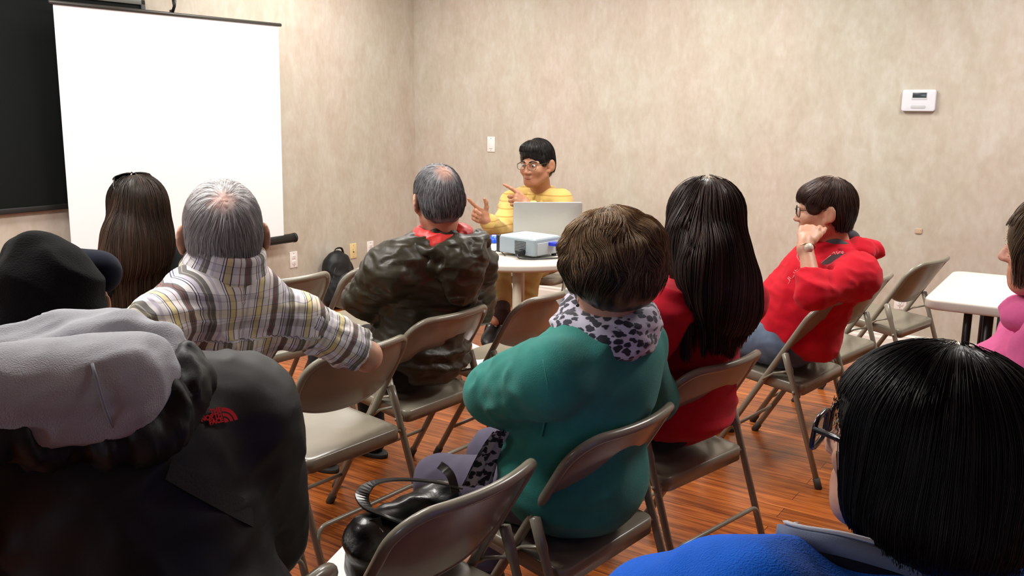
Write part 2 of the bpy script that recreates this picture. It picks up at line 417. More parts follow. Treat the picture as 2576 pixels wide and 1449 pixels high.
# black felt board behind the screen
def black_board():
    b1_, z = wall_hit(357, 12, False); b0 = b1_; b_end = 8.8
    ztop, zbot = 2.09, 0.912
    t = thing('black_board', 'large black felt board on the left wall behind the projection screen', 'board', room(0, (b0 + b_end) / 2, zbot))
    def bx(name, b0, b1, z0, z1, d0, d1, m, r=0.004):
        mb = MB(); rbox(mb, room((d0 + d1) / 2, (b0 + b1) / 2, (z0 + z1) / 2), ((d1 - d0) / 2, (b1 - b0) / 2, (z1 - z0) / 2), np.array([e2, e1, ZUP]), r); return mb.obj(name, m, t)
    bx('panel', b0 + 0.02, b_end - 0.02, zbot + 0.02, ztop - 0.02, 0, 0.025, simple('black_felt', srgb(24, 27, 26), 0.95, spec=0.1, bump=0.2, bscale=400))
    mf = simple('black_frame', srgb(24, 24, 24), 0.5)
    bx('frame_rail', b0, b_end, ztop - 0.03, ztop, 0, 0.035, simple('grey_frame', srgb(98, 98, 92), 0.4)); bx('frame_rail', b0, b_end, zbot, zbot + 0.03, 0, 0.035, mf)
    bx('frame_stile', b0, b0 + 0.03, zbot, ztop, 0, 0.035, mf); bx('frame_stile', b_end - 0.03, b_end, zbot, ztop, 0, 0.035, mf)
black_board()

# tripod projection screen standing along the left wall
def screen():
    off = 0.16
    def hit(px, py):
        d = cF + (px - 1288) / CAM_F * cR - (py - 724.5) / CAM_F * cU
        t = (np.dot(CORNER - CAMPOS, e2) + off) / np.dot(d, e2); return CAMPOS + t * d
    TR = hit(700, 63); TL = hit(133, 9); BR = hit(722, 600)
    ztop = (TR[2] + TL[2]) / 2; zbot = BR[2]
    bR = -np.dot(TR - CORNER, e1); bL = -np.dot(TL - CORNER, e1); bM = (bR + bL) / 2
    t = thing('projection_screen', 'white tripod projection screen standing in front of the black board', 'projection screen', room(off, bM, 0))
    lean = 0.035
    def P(b, z, d=0): return room(off + d + lean * (z - zbot) / (ztop - zbot) - lean, b, z)
    m, nt, bs = newmat('matte_white_screen'); bs.inputs['Base Color'].default_value = (0.9, 0.9, 0.92, 1); bs.inputs['Roughness'].default_value = 0.9
    n = 12; g = [(P(bL + (bR - bL) * i / n, zbot + (ztop - zbot) * j / n), ) for i in range(n + 1) for j in range(n + 1)]
    V = np.array([q[0] for q in g]); idx = np.arange((n + 1) ** 2).reshape(n + 1, n + 1)
    Q = np.stack([idx[:-1, :-1], idx[1:, :-1], idx[1:, 1:], idx[:-1, 1:]], -1).reshape(-1, 4)
    V2 = V - e2 * 0.0015; mb = MB(); mb.add(V, Q); mb.add(V2, Q[:, ::-1])
    mb.obj('screen_fabric', m, t)
    mbar = simple('dark_metal_bar', srgb(70, 68, 64), 0.4, 0.3)
    mb = MB(); tube(mb, [P(bL + 0.02, ztop + 0.004), P(bR - 0.02, ztop + 0.004)], 0.011, 10); mb.obj('top_bar', mbar, t)
    mb = MB(); tube(mb, [P(bL + 0.1, zbot - 0.01, -0.012), P(bR - 0.095, zbot - 0.01, -0.012)], 0.032, 16); o = mb.obj('roller_case', M_DARK, t)
    mb = MB(); tube(mb, [P(bR - 0.095, zbot - 0.01, -0.012), P(bR - 0.11, zbot - 0.01, -0.012)], 0.034, 16); mb.obj('end_cap', simple('black_rubber_end', srgb(14, 14, 15), 0.6), o)
    bm = wall_hit(440, 30, False)[0] ; bm = bM + 0.0
    bmast = -np.dot(hit(440, 38) - CORNER, e1)
    mb = MB(); tube(mb, [room(off - 0.05 - lean, bmast, 0.25), room(off - 0.03, bmast, ztop + 0.03)], 0.012, 10); mb.obj('mast', mbar, t)
    mb = MB(); tube(mb, [room(off - 0.02, bmast, ztop + 0.02), room(off + 0.0, bmast, ztop + 0.05), room(off + 0.0, bmast, ztop + 0.085)], [0.009, 0.009, 0.013], 8); mb.obj('hook', M_DARK, t)
    for k in range(3):
        a = math.radians(90 + 120 * k); dv = e2 * math.cos(a) * 0.35 + e1 * math.sin(a) * 0.5
        if k: dv = e1 * (0.45 if k == 1 else -0.45) + e2 * 0.28
        else: dv = e2 * (-0.05) + e1 * 0.0
        mb = MB(); p0 = room(off - 0.05 - lean, bmast, 0.38); p1 = p0 + dv; p1[2] = 0.012; tube(mb, [p0, p1], 0.01, 8); mb.obj('leg', mbar, t)
screen()
# ------------------------------------------------------------------ folding chairs
M_STEEL = simple('beige_enamelled_steel', srgb(132, 126, 111), 0.27, 0.0, 0.5, noise=0.06, nscale=9, coat=0.15)
M_RUB = simple('brown_rubber_foot', srgb(58, 50, 42), 0.7)
def make_chair():
    t = thing('folding_chair', '', 'chair')
    UX, RX, r = 0.212, 0.229, 0.0125
    def up(z): return 0.216 + (z - 0.01) * (-0.441 / 0.74)            # the front leg runs straight up into the back
    mb = MB(); zt = 0.738; rc = 0.075
    P = [(-UX, up(0.015), 0.015), (-UX, up(0.3), 0.3), (-UX, up(zt - rc), zt - rc)]
    for a in np.linspace(0, PI / 2, 9)[1:]: P.append((-UX + rc * (1 - math.cos(a)), 0, zt - rc + rc * math.sin(a)))
    for x in np.linspace(-UX + rc, UX - rc, 13)[1:-1]: P.append((x, 0, zt))
    for a in np.linspace(PI / 2, 0, 9)[:-1]: P.append((UX - rc * (1 - math.cos(a)), 0, zt - rc + rc * math.sin(a)))
    P += [(UX, up(zt - rc), zt - rc), (UX, up(0.3), 0.3), (UX, up(0.015), 0.015)]
    P = np.array(P)
    bow = lambda x, k=0.045: -k * (1 - (x / UX) ** 2)
    for i, p in enumerate(P):
        if p[2] > zt - rc - 1e-6: P[i, 1] = up(p[2]) + bow(p[0])
    tube(mb, P, r, 12); fr = mb.obj('frame', M_STEEL, t, world=False)
    for s in (-1, 1):
        m2 = MB(); tube(m2, [(s * UX, up(0.0), 0.0), (s * UX, up(0.035), 0.035)], 0.0155, 12); m2.obj('foot_cap', M_RUB, fr, world=False)
    # backrest: bowed sheet with rolled lower edge
    nu, nv = 28, 10; V = []
    zb = lambda x: 0.565 - 0.048 * (1 - abs(x / UX) ** 2.6)
    for i in range(nu + 1):
        x = UX * (-1 + 2 * i / nu); ax = abs(x)
        ztop = zt if ax < UX - rc else zt - rc + math.sqrt(max(rc ** 2 - (ax - (UX - rc)) ** 2, 0))
        for j in range(nv + 1):
            z = zb(x) + (ztop - zb(x)) * j / nv; V.append((x, up(z) + bow(x) - 0.006 * math.sin(PI * min(1, j / nv)), z))
    V = np.array(V); idx = np.arange((nu + 1) * (nv + 1)).reshape(nu + 1, nv + 1)
    Q = np.stack([idx[:-1, :-1], idx[1:, :-1], idx[1:, 1:], idx[:-1, 1:]], -1).reshape(-1, 4)
    mb = MB(); mb.add(V + [0, 0.002, 0], Q[:, ::-1]); mb.add(V - [0, 0.002, 0], Q)
    tube(mb, [V[idx[i, 0]] for i in range(nu + 1)], 0.0045, 8)
    mb.obj('backrest', M_STEEL, t, world=False)
    # seat: dished pan with a deep rim
    def outline(k):
        pts = []
        for x, y, rr in ((0.190, 0.205, 0.045), (-0.190, 0.205, 0.045), (-0.208, -0.178, 0.03), (0.208, -0.178, 0.03)): pts.append((x - math.copysign(k, x), y - math.copysign(k, y)))
        Pq = []
        for i in range(4):
            a = np.array(pts[i - 1]); b = np.array(pts[i]); c = np.array(pts[(i + 1) % 4]); rr = (0.06, 0.06, 0.035, 0.035)[i]
            p = b + unit(a - b) * rr; q = b + unit(c - b) * rr
            for tt in np.linspace(0, 1, 7): Pq.append((1 - tt) ** 2 * p + 2 * tt * (1 - tt) * b + tt * tt * q)
        return np.array(Pq)
    zs = lambda p: 0.398 + (p[:, 1] + 0.178) * 0.09
    rings = []
    def ring(k, dz): o = outline(k); return np.concatenate([o, (zs(o) + dz)[:, None]], 1)
    rings = [ring(0.012, -0.043), ring(0.0, -0.043), ring(0.0, -0.006), ring(0.002, -0.0015), ring(0.006, 0.0), ring(0.02, 0.0)]
    o = outline(0.02); c = o.mean(0)
    for f in (0.85, 0.6, 0.35, 0.12):
        p = c + (o - c) * f; rings.append(np.concatenate([p, (zs(p) - 0.006 * (1 - f ** 2))[:, None]], 1))
    n = len(o); V = np.concatenate(rings); Q = []
    for i in range(len(rings) - 1):
        for j in range(n): Q.append((i * n + j, i * n + (j + 1) % n, (i + 1) * n + (j + 1) % n, (i + 1) * n + j))
    V = np.concatenate([V, [[c[0], c[1], zs(c[None])[0] - 0.006]]]); b0 = (len(rings) - 1) * n
    T = [(b0 + j, b0 + (j + 1) % n, len(V) - 1) for j in range(n)]
    u = ring(0.006, -0.02); V2 = np.concatenate([u, [[c[0], c[1], zs(c[None])[0] - 0.02]]]); T2 = [((j + 1) % n, j, n) for j in range(n)]
    mb = MB(); mb.add(V, Q, T); mb.add(V2, (), T2); mb.obj('seat', M_STEEL, t, world=False)
    rl = lambda z: -0.109 - (0.521 - z) * 0.341
    for s in (-1, 1):
        mb = MB(); tube(mb, [(s * RX, rl(0.01), 0.01), (s * RX, rl(0.44), 0.44), (s * RX, rl(0.455), 0.455), (s * RX, rl(0.525), 0.525)], [0.0115, 0.0115, 0.0145, 0.0145], 12)
        lg = mb.obj('rear_leg', M_STEEL, t, world=False)
        m2 = MB(); tube(m2, [(s * RX, rl(0.0), 0.0), (s * RX, rl(0.04), 0.04)], 0.0145, 12); m2.obj('foot_cap', M_RUB, lg, world=False)
        m2 = MB(); tube(m2, [(s * (RX - 0.016), rl(0.375), 0.375), (s * (RX + 0.016), rl(0.375), 0.375)], 0.006, 8); m2.obj('bolt', M_STEEL, lg, world=False)
        mb = MB(); tube(mb, [(s * (UX + 0.012), up(0.40), 0.40), (s * (UX + 0.006), -0.06, 0.432), (s * (RX - 0.004), rl(0.455) + 0.004, 0.455)], 0.008, 8, flat=0.6); mb.obj('brace', M_STEEL, t, world=False)
    # crossbars between the legs
    zc = 0.155
    p = arc_path([(-RX, rl(zc - 0.02), zc - 0.02), (-RX + 0.012, rl(zc) + 0.0, zc + 0.045), (RX - 0.012, rl(zc), zc + 0.045), (RX, rl(zc - 0.02), zc - 0.02)], 0.055, 8)
    mb = MB(); tube(mb, p, 0.0075, 10); mb.obj('crossbar', M_STEEL, t, world=False)
    mb = MB(); tube(mb, [(-UX, up(0.14), 0.14), (UX, up(0.14), 0.14)], 0.0075, 10); mb.obj('crossbar', M_STEEL, t, world=False)
    return t
def xf(a, p):
    c, s = math.cos(a), math.sin(a); return np.array([c * p[0] - s * p[1], s * p[0] + c * p[1], 0])
R_ = math.radians
def from_pt(px, py, Z, a, loc):
    return on_z(px, py, Z) * [1, 1, 0] - xf(R_(a), loc)
g1 = from_pt(2179, 788, 0.521, 46, (0.228, -0.109))
f1 = from_pt(834, 679, 0.745, 52, (0.205, -0.225)); f2 = from_pt(877, 678, 0.745, 52, (-0.205, -0.225))
CH = {
 'E': ((-0.648, 2.918), 52.1, 'beige folding chair standing empty under the arm of the man in the plaid shirt'),
 'J': ((-0.393, 3.398), 51.9, 'beige folding chair under the man in the olive jacket'),
 'K': ((-0.021, 3.754), 52.8, 'beige folding chair standing empty before the round table, white sheet on its seat'),
 'T': ((0.126, 2.249), 49.4, 'beige folding chair under the woman in the teal fleece'),
 'A': ((-0.241, 1.853), 51.1, 'beige folding chair in the foreground with a black handbag on its seat'),
 'R': ((0.495, 2.802), 43.1, 'beige folding chair under the long-haired woman in red'),
 'H': ((1.172, 3.740), 48.0, 'beige folding chair under the person in the red hoodie'),
 'G1': ((g1[0], g1[1]), 46, 'beige folding chair standing empty directly behind the red hoodie'),
 'G2': ((1.983, 4.685), 43.9, 'beige folding chair standing empty beside the white rectangular table'),
 'F1': ((f1[0], f1[1]), 52, 'beige folding chair in the front row just behind the shoulder of the plaid shirt'),
 'F2': ((f2[0], f2[1]), 52, 'beige folding chair in the front row between backpack and olive jacket'),
 'W': ((-1.43, 3.62), 52, 'beige folding chair under the woman with sunglasses on her head'),
 'P': ((-0.93, 2.40), 50, 'beige folding chair under the man in the plaid shirt'),
 'N': ((-0.59, 1.39), 51, 'beige folding chair under the person in the black jacket with grey hood'),
 'B': ((0.49, 0.98), 50, 'beige folding chair under the person in the blue fleece'),
 'Q': ((1.34, 2.02), 52, 'beige folding chair under the person in the pink hoodie'),
 'Y': ((0.14, 5.80), 160, 'beige folding chair under the presenter in the yellow shirt'),
}
proto = make_chair()
for i, (k, (xy, a, lab)) in enumerate(CH.items()):
    o = proto if i == 0 else copy_tree(proto)
    o.location = (xy[0], xy[1], 0); o.rotation_euler = (0, 0, R_(a))
    o['label'] = lab; o['category'] = 'chair'; o['group'] = 'beige folding chairs'
def chair_pt(k, x, y, z):
    (xy, a, _) = CH[k]; return np.array([xy[0], xy[1], z]) + xf(R_(a), (x, y))
def seat_z(y): return 0.398 + (y + 0.178) * 0.09

# ------------------------------------------------------------------ tables
M_TOP = simple('white_granite_plastic', srgb(214, 208, 196), 0.4, noise=0.03, nscale=180)
M_RIM = simple('beige_plastic_rim', srgb(196, 186, 164), 0.45)
TC = on_z(1306, 632, 0.74); TRAD = 0.44
def round_table():
    t = thing('round_table', 'round white folding table in the corner carrying the projector and laptop', 'table', (TC[0], TC[1], 0))
    a = np.linspace(0, 2 * PI, 64, endpoint=False); o = np.stack([np.cos(a), np.sin(a)], 1)
    mb = MB(); slab(mb, o * TRAD, 0.705, 0.74, 0.012, 5, ((TC[0], TC[1], 0), np.array([1., 0, 0]), np.array([0, 1., 0]), ZUP)); mb.obj('tabletop', M_TOP, t)
    mb = MB(); tube(mb, [np.array([TC[0], TC[1], 0.712]) + np.append(q, 0) * (TRAD - 0.03) for q in o], 0.014, 8, closed=True); mb.obj('apron', M_RIM, t)
    pf = on_z(1300, 683, 0.70); pf = pf + unit(np.array([TC[0], TC[1], 0.7]) - pf) * 0.05
    d0 = math.atan2(pf[1] - TC[1], pf[0] - TC[0]); rr = np.linalg.norm((pf - TC)[:2])
    for k in range(4):
        d = d0 + k * PI / 2; p = np.array([TC[0] + rr * math.cos(d), TC[1] + rr * math.sin(d), 0])
        mb = MB(); tube(mb, [p + [0, 0, 0.71], p + [0, 0, 0.02]], 0.023, 14); lg = mb.obj('leg', M_RIM, t)
        mb = MB(); tube(mb, [p + [0, 0, 0.03], p], 0.027, 14); mb.obj('foot_cap', M_RUB, lg)
round_table()
def long_table():
    Z = 0.735
    c0 = on_z(2322, 750, Z); c1 = on_z(2397, 681, Z)
    u = unit((c1 - c0) * [1, 1, 0]); v = np.array([u[1], -u[0], 0]); wd = np.linalg.norm((c1 - c0)[:2]) + 0.02; ln = 1.8
    c = c0 + u * wd / 2 + v * ln / 2; c[2] = 0
    t = thing('folding_table', 'long white rectangular folding table with black legs at the right', 'table', c)
    mb = MB(); slab(mb, rrect(ln / 2, wd / 2, 0.06), Z - 0.045, Z, 0.012, 5, (c, v, u, ZUP)); tp = mb.obj('tabletop', M_TOP, t)
    mb = MB(); slab(mb, rrect(ln / 2 - 0.06, wd / 2 - 0.06, 0.04), Z - 0.002, Z + 0.0015, 0.001, 2, (c, v, u, ZUP)); mb.obj('top_panel', simple('textured_white_plastic', srgb(220, 214, 204), 0.5, bump=0.2, bscale=500), tp)
    mk = simple('black_table_leg', srgb(20, 19, 20), 0.4)
    for sx in (-1, 1):
        for sy in (-1, 1):
            p = c + v * sx * (ln / 2 - 0.235) + u * sy * (wd / 2 - 0.10)
            mb = MB(); tube(mb, [p + [0, 0, Z - 0.04], p + [0, 0, 0.01]], 0.019, 12); mb.obj('leg', mk, t)
            p2 = p + v * -sx * 0.075 * -1
            mb = MB(); tube(mb, [p2 + [0, 0, Z - 0.04], p2 - v * sx * -0.0 + [0, 0, 0.35]], 0.016, 12); mb.obj('brace', mk, t)
        p0 = c + v * sx * (ln / 2 - 0.235)
        mb = MB(); tube(mb, [p0 + u * (wd / 2 - 0.1) + [0, 0, 0.12], p0 - u * (wd / 2 - 0.1) + [0, 0, 0.12]], 0.013, 10); mb.obj('crossbar', mk, t)
long_table()

# ------------------------------------------------------------------ things on the presenter's table
TZ = 0.741
def laptop():
    p = on_z(1376, 607, TZ); ax = unit(np.array([1.0, 0.04, 0])); ay = np.array([-ax[1], ax[0], 0])
    t = thing('laptop', 'open silver laptop seen from behind on the round table', 'laptop', p)
    m = simple('silver_lid', srgb(176, 178, 174), 0.35, 0.35)
    mb = MB(); slab(mb, rrect(0.194, 0.13, 0.015), 0, 0.018, 0.004, 3, (p + ay * 0.13, ax, ay, ZUP)); mb.obj('base', m, t)
    tilt = math.radians(14); az_ = np.array([0, 0, 1]) * math.cos(tilt) + (-ay) * math.sin(tilt) * -1.0
    az_ = unit(ZUP * math.cos(tilt) - ay * math.sin(tilt) * 0.6); nrm = np.cross(ax, az_)
    mb = MB(); slab(mb, rrect(0.194, 0.108, 0.012), -0.004, 0.004, 0.003, 3, (p + ZUP * 0.016 + az_ * 0.105, ax, az_, nrm)); lid = mb.obj('lid', m, t)
    mb = MB(); slab(mb, rrect(0.18, 0.095, 0.004), -0.0048, -0.004, 0.0003, 2, (p + ZUP * 0.016 + az_ * 0.105, ax, az_, nrm)); mb.obj('screen', simple('laptop_screen', srgb(40, 60, 90), 0.2), lid)
    mb = MB(); tube(mb, [p + ZUP * 0.014 - ax * 0.15, p + ZUP * 0.014 + ax * 0.15], 0.008, 10); mb.obj('hinge', simple('dark_hinge', srgb(70, 72, 72), 0.4), t)
laptop()
PA = math.radians(48)
pj_f = np.array([-math.sin(PA), math.cos(PA), 0]); pj_r = np.array([math.cos(PA), math.sin(PA), 0])   # lens direction, right-hand side
PJ = on_z(1344, 654, TZ) + pj_f * 0.125 + pj_r * 0.105
def projector():
    t = thing('projector', 'grey video projector on the round table in front of the laptop', 'projector', PJ)
    mg = simple('grey_blue_plastic', srgb(150, 164, 172), 0.4); fr = (PJ, pj_r, pj_f, ZUP)
    mb = MB(); slab(mb, rrect(0.105, 0.125, 0.012), 0.014, 0.1, 0.008, 4, fr); body = mb.obj('housing', mg, t)
    mb = MB(); slab(mb, rrect(0.1, 0.12, 0.02), 0.098, 0.103, 0.003, 3, fr); mb.obj('top_cover', simple('pale_top_plastic', srgb(186, 206, 208), 0.35), t)
    mb = MB(); slab(mb, rrect(0.106, 0.015, 0.008), 0.012, 0.102, 0.006, 3, (PJ + pj_f * 0.122, pj_r, pj_f, ZUP)); mb.obj('front_panel', M_DARK, t)
    mb = MB(); tube(mb, [PJ + pj_f * 0.13 + pj_r * 0.045 + ZUP * 0.06, PJ + pj_f * 0.155 + pj_r * 0.045 + ZUP * 0.06], 0.03, 20); mb.obj('lens', simple('lens_glass', srgb(20, 20, 30), 0.08), t)
    mb = MB()
    for i in range(9):
        for j in range(8):
            q = PJ - pj_r * 0.1055 + pj_f * (-0.065 + 0.0085 * i) + ZUP * (0.03 + 0.0075 * j); rbox(mb, q, (0.0015, 0.003, 0.0024), np.array([pj_r, pj_f, ZUP]), 0.0008, 1)
    mb.obj('vent_grille', M_SLOT, t)
    mb = MB(); rbox(mb, PJ - pj_f * 0.127 + ZUP * 0.05 + pj_r * 0.0, (0.085, 0.003, 0.03), np.array([pj_r, pj_f, ZUP]), 0.002); mb.obj('port_panel', simple('port_panel', srgb(168, 176, 180), 0.45), t)
    for sx, sy in ((-1, -1), (1, -1), (0, 1)):
        p = PJ + pj_r * sx * 0.08 + pj_f * sy * 0.1; mb = MB(); tube(mb, [p, p + ZUP * 0.016], 0.014, 12); mb.obj('foot', M_DARK, t)
projector()
# the beam of the projector
sp = bpy.data.lights.new('projector_beam', 'SPOT'); sp.energy = 260; sp.color = (0.86, 0.93, 1.0); sp.spot_size = math.radians(24); sp.spot_blend = 0.25; sp.shadow_soft_size = 0.02
so = bpy.data.objects.new('projector_beam', sp); COL.objects.link(so); so.location = PJ + pj_f * 0.2 + pj_r * 0.045 + ZUP * 0.07
def cable(name, label, pts, r=0.004, n=40, mat=None, cat='cable'):
    mb = MB(); tube(mb, spline(pts, n), r, 8); o = mb.obj(name, mat or M_DARK); return tag(o, label, cat)
def rear(x, z, d=0.0): return PJ - pj_f * (0.132 + d) + pj_r * x + ZUP * z
c = cable('video_cable', 'black video cable with a blue plug in the back of the projector', [rear(0.02, 0.07), rear(0.02, 0.07, 0.05), rear(0.05, 0.05, 0.09), rear(0.1, 0.012, 0.10), rear(0.17, 0.006, 0.05), rear(0.2, 0.006, -0.05)], 0.0045)
mb = MB(); rbox(mb, rear(0.02, 0.07, 0.02), (0.022, 0.024, 0.009), np.array([pj_r, pj_f, ZUP]), 0.003); mb.obj('plug', simple('blue_plug', srgb(36, 52, 190), 0.4), c)
q0 = PJ - pj_r * 0.11 + ZUP * 0.03 - pj_f * 0.05
c = cable('power_cable', 'black power cable lying along the table edge under the projector', [q0 - pj_r * 0.03, q0 - pj_r * 0.055 - ZUP * 0.02 - pj_f * 0.03, PJ - pj_f * 0.15 - pj_r * 0.09 + ZUP * 0.006, rear(0.02, 0.006, 0.07), rear(0.1, 0.006, 0.12), rear(0.19, 0.006, 0.09), rear(0.22, -0.01, 0.12), rear(0.24, -0.1, 0.16), rear(0.25, -0.3, 0.17)], 0.004, 60)
mb = MB(); rbox(mb, q0 - pj_r * 0.018, (0.022, 0.016, 0.014), np.array([pj_r, pj_f, ZUP]), 0.004); mb.obj('plug', M_DARK, c)
def mouse():
    p = on_z(1243, 609, TZ); t = thing('computer_mouse', 'small bright blue computer mouse at the left of the round table', 'mouse', p)
    th = np.linspace(0, 2 * PI, 24, endpoint=False); V = []; Q = []; ph = np.linspace(0, PI / 2, 8)
    for f in ph:
        for a in th: V.append(p + np.array([math.cos(a) * 0.031 * math.cos(f) ** 0.6, math.sin(a) * 0.05 * math.cos(f) ** 0.6, 0.002 + 0.04 * math.sin(f)]))
    n = 24
    for i in range(7):
        for j in range(n): Q.append((i * n + j, i * n + (j + 1) % n, (i + 1) * n + (j + 1) % n, (i + 1) * n + j))
    mb = MB(); mb.add(V, Q); mb.obj('shell', simple('bright_blue_plastic', srgb(34, 84, 214), 0.25), t)
    mb = MB(); rbox(mb, p + np.array([0.0, -0.018, 0.038]), (0.012, 0.014, 0.004), None, 0.002); mb.obj('button_panel', simple('pale_blue_plastic', srgb(170, 200, 245), 0.3), t)
mouse()
cable('mouse_cable', 'thin dark cable on the table left of the projector', [on_z(1232, 628, TZ + 0.003), on_z(1244, 632, TZ + 0.003), on_z(1256, 629, TZ + 0.003), PJ + pj_f * 0.06 - pj_r * 0.12 + ZUP * 0.004], 0.0025)
mb = MB(); rbox(mb, rear(0.14, 0.018, 0.045), (0.03, 0.018, 0.014), np.array([pj_r, pj_f, ZUP]), 0.004); tag(mb.obj('adapter', M_PLATE), 'small white adapter beside the cables behind the projector', 'adapter')

# ------------------------------------------------------------------ paper
def paper_mat(lines):
    m, nt, b = newmat('printed_paper' if lines else 'white_paper')
    b.inputs['Base Color'].default_value = srgb(238, 238, 238); b.inputs['Roughness'].default_value = 0.8
    return m
M_PAPER = paper_mat(False); M_INK_SHADE = simple('grey_print_and_shade', srgb(176, 178, 184), 0.8)
def sheet(name, label, quad, curl=0.0, lines=None, n=10, group=None, cat='paper'):
    """sheet through four corner points (going round), slightly curled"""
    A, B, Cc, D = [np.asarray(q, float) for q in quad]; nrm = unit(np.cross(B - A, D - A)); V = []
    def S(u, v, d=0): return A * (1 - u) * (1 - v) + B * u * (1 - v) + Cc * u * v + D * (1 - u) * v + nrm * (curl * 4 * u * (1 - u) + d)
    for i in range(n + 1):
        for j in range(n + 1): V.append(S(i / n, j / n))
    V = np.array(V); idx = np.arange((n + 1) ** 2).reshape(n + 1, n + 1); Q = np.stack([idx[:-1, :-1], idx[1:, :-1], idx[1:, 1:], idx[:-1, 1:]], -1).reshape(-1, 4)
    mb = MB(); mb.add(V + nrm * 0.0008, Q); mb.add(V - nrm * 0.0008, Q[:, ::-1]); o = mb.obj(name, M_PAPER)
    if label: tag(o, label, cat, group)
    if lines:
        mb = MB()
        for (u0, u1, v0, v1) in lines:
            k = 6
            for s in (1,):
                W = [S(u0 + (u1 - u0) * i / k, v, 0.0016 * s) for i in range(k + 1) for v in (v0, v1)]
                mb.add(W, [(2 * i, 2 * i + 2, 2 * i + 3, 2 * i + 1) for i in range(k)])
        mb.obj('print', M_INK_SHADE, o)  # printed lines on the sheet; painted fold shade on the leaflet
    return o
# ------------------------------------------------------------------ smooth solid modelling for bodies, clothes and hair
def frame_mat(x, y, z): return np.array([x, y, z], float)
class Solid:
    """smooth union of rounded shapes, turned into one closed mesh"""
    def __init__(s): s.pr = []; s.cuts = []
    def cone(s, a, b, ra, rb=None, k=0.03, op='+'):
        s.pr.append(('c', np.asarray(a, float), np.asarray(b, float), ra, ra if rb is None else rb, k, op)); return s
    def chain(s, pts, radii, k=0.03, op='+'):
        for i in range(len(pts) - 1): s.cone(pts[i], pts[i + 1], radii[i], radii[i + 1], k, op)
        return s
    def ell(s, c, r, M=None, k=0.03, op='+'):
        s.pr.append(('e', np.asarray(c, float), np.eye(3) if M is None else np.asarray(M, float), np.asarray(r, float), None, k, op)); return s
    def cut(s, p, n, c=None, r=None):
        """remove what lies beyond a plane (within radius r of c if given)"""
        s.cuts.append((np.asarray(p, float), unit(n), c, r)); return s
    def field(s, res, pad=0.02):
        lo = np.full(3, 1e9); hi = -lo; bb = []
        for q in s.pr:
            if q[0] == 'c':
                r = max(q[3], q[4]); l = np.minimum(q[1], q[2]) - r; h = np.maximum(q[1], q[2]) + r
            else:
                e = np.sqrt(((q[2].T * q[3]) ** 2).sum(1)); l = q[1] - e; h = q[1] + e
            bb.append((l, h))
            if q[6] == '+': lo = np.minimum(lo, l); hi = np.maximum(hi, h)
        lo -= pad; hi += pad; n = np.ceil((hi - lo) / res).astype(int) + 1
        F = np.full(n, 0.12, np.float32); ax = [lo[i] + res * np.arange(n[i]) for i in range(3)]
        for q, (l, h) in zip(s.pr, bb):
            k = q[5]; m = k + 2.5 * res
            i0 = np.clip(np.floor((l - m - lo) / res).astype(int), 0, n); i1 = np.clip(np.ceil((h + m - lo) / res).astype(int) + 1, 0, n)
            if (i1 <= i0).any(): continue
            sl = tuple(slice(a, b) for a, b in zip(i0, i1))
            X = ax[0][sl[0]][:, None, None].astype(np.float32); Y = ax[1][sl[1]][None, :, None].astype(np.float32); Z = ax[2][sl[2]][None, None, :].astype(np.float32)
            if q[0] == 'c':
                a, b = q[1], q[2]; d = b - a; L2 = max(d @ d, 1e-9); px, py, pz = X - a[0], Y - a[1], Z - a[2]
                t = np.clip((px * d[0] + py * d[1] + pz * d[2]) / L2, 0, 1)
                D = np.sqrt((px - t * d[0]) ** 2 + (py - t * d[1]) ** 2 + (pz - t * d[2]) ** 2) - (q[3] + (q[4] - q[3]) * t)
            else:
                M = q[2]; r = q[3]; px, py, pz = X - q[1][0], Y - q[1][1], Z - q[1][2]
                u = [(px * M[i, 0] + py * M[i, 1] + pz * M[i, 2]) / r[i] for i in range(3)]
                k0 = np.sqrt(u[0] ** 2 + u[1] ** 2 + u[2] ** 2); k1 = np.sqrt((u[0] / r[0]) ** 2 + (u[1] / r[1]) ** 2 + (u[2] / r[2]) ** 2)
                D = k0 * (k0 - 1) / np.maximum(k1, 1e-6)
            G = F[sl]
            if q[6] == '+':
                hh = np.clip(0.5 + 0.5 * (G - D) / k, 0, 1); F[sl] = G + (D - G) * hh - k * hh * (1 - hh)
            else:
                D = -D; hh = np.clip(0.5 - 0.5 * (G - D) / k, 0, 1); F[sl] = G + (D - G) * hh + k * hh * (1 - hh)
        for p, nn, c, r in s.cuts:
            D = (ax[0][:, None, None] - p[0]) * nn[0] + (ax[1][None, :, None] - p[1]) * nn[1] + (ax[2][None, None, :] - p[2]) * nn[2]
            if c is not None:
                m = ((ax[0][:, None, None] - c[0]) ** 2 + (ax[1][None, :, None] - c[1]) ** 2 + (ax[2][None, None, :] - c[2]) ** 2) < r * r
                F = np.where(m, np.maximum(F, D.astype(np.float32)), F)
            else: F = np.maximum(F, D.astype(np.float32))
        s.lo, s.res, s.F = lo, res, F
        return s
    def sample(s, P):
        g = (P - s.lo) / s.res; n = np.array(s.F.shape); g = np.clip(g, 0, n - 1.001); i = g.astype(int); f = g - i
        r = 0
        for dx in (0, 1):
            for dy in (0, 1):
                for dz in (0, 1):
                    w_ = (f[:, 0] if dx else 1 - f[:, 0]) * (f[:, 1] if dy else 1 - f[:, 1]) * (f[:, 2] if dz else 1 - f[:, 2])
                    r = r + w_ * s.F[i[:, 0] + dx, i[:, 1] + dy, i[:, 2] + dz]
        return r
    def grad(s, P):
        h = s.res; g = np.stack([s.sample(P + h * e) - s.sample(P - h * e) for e in np.eye(3)], -1)
        return g / (np.linalg.norm(g, axis=1)[:, None] + 1e-9)
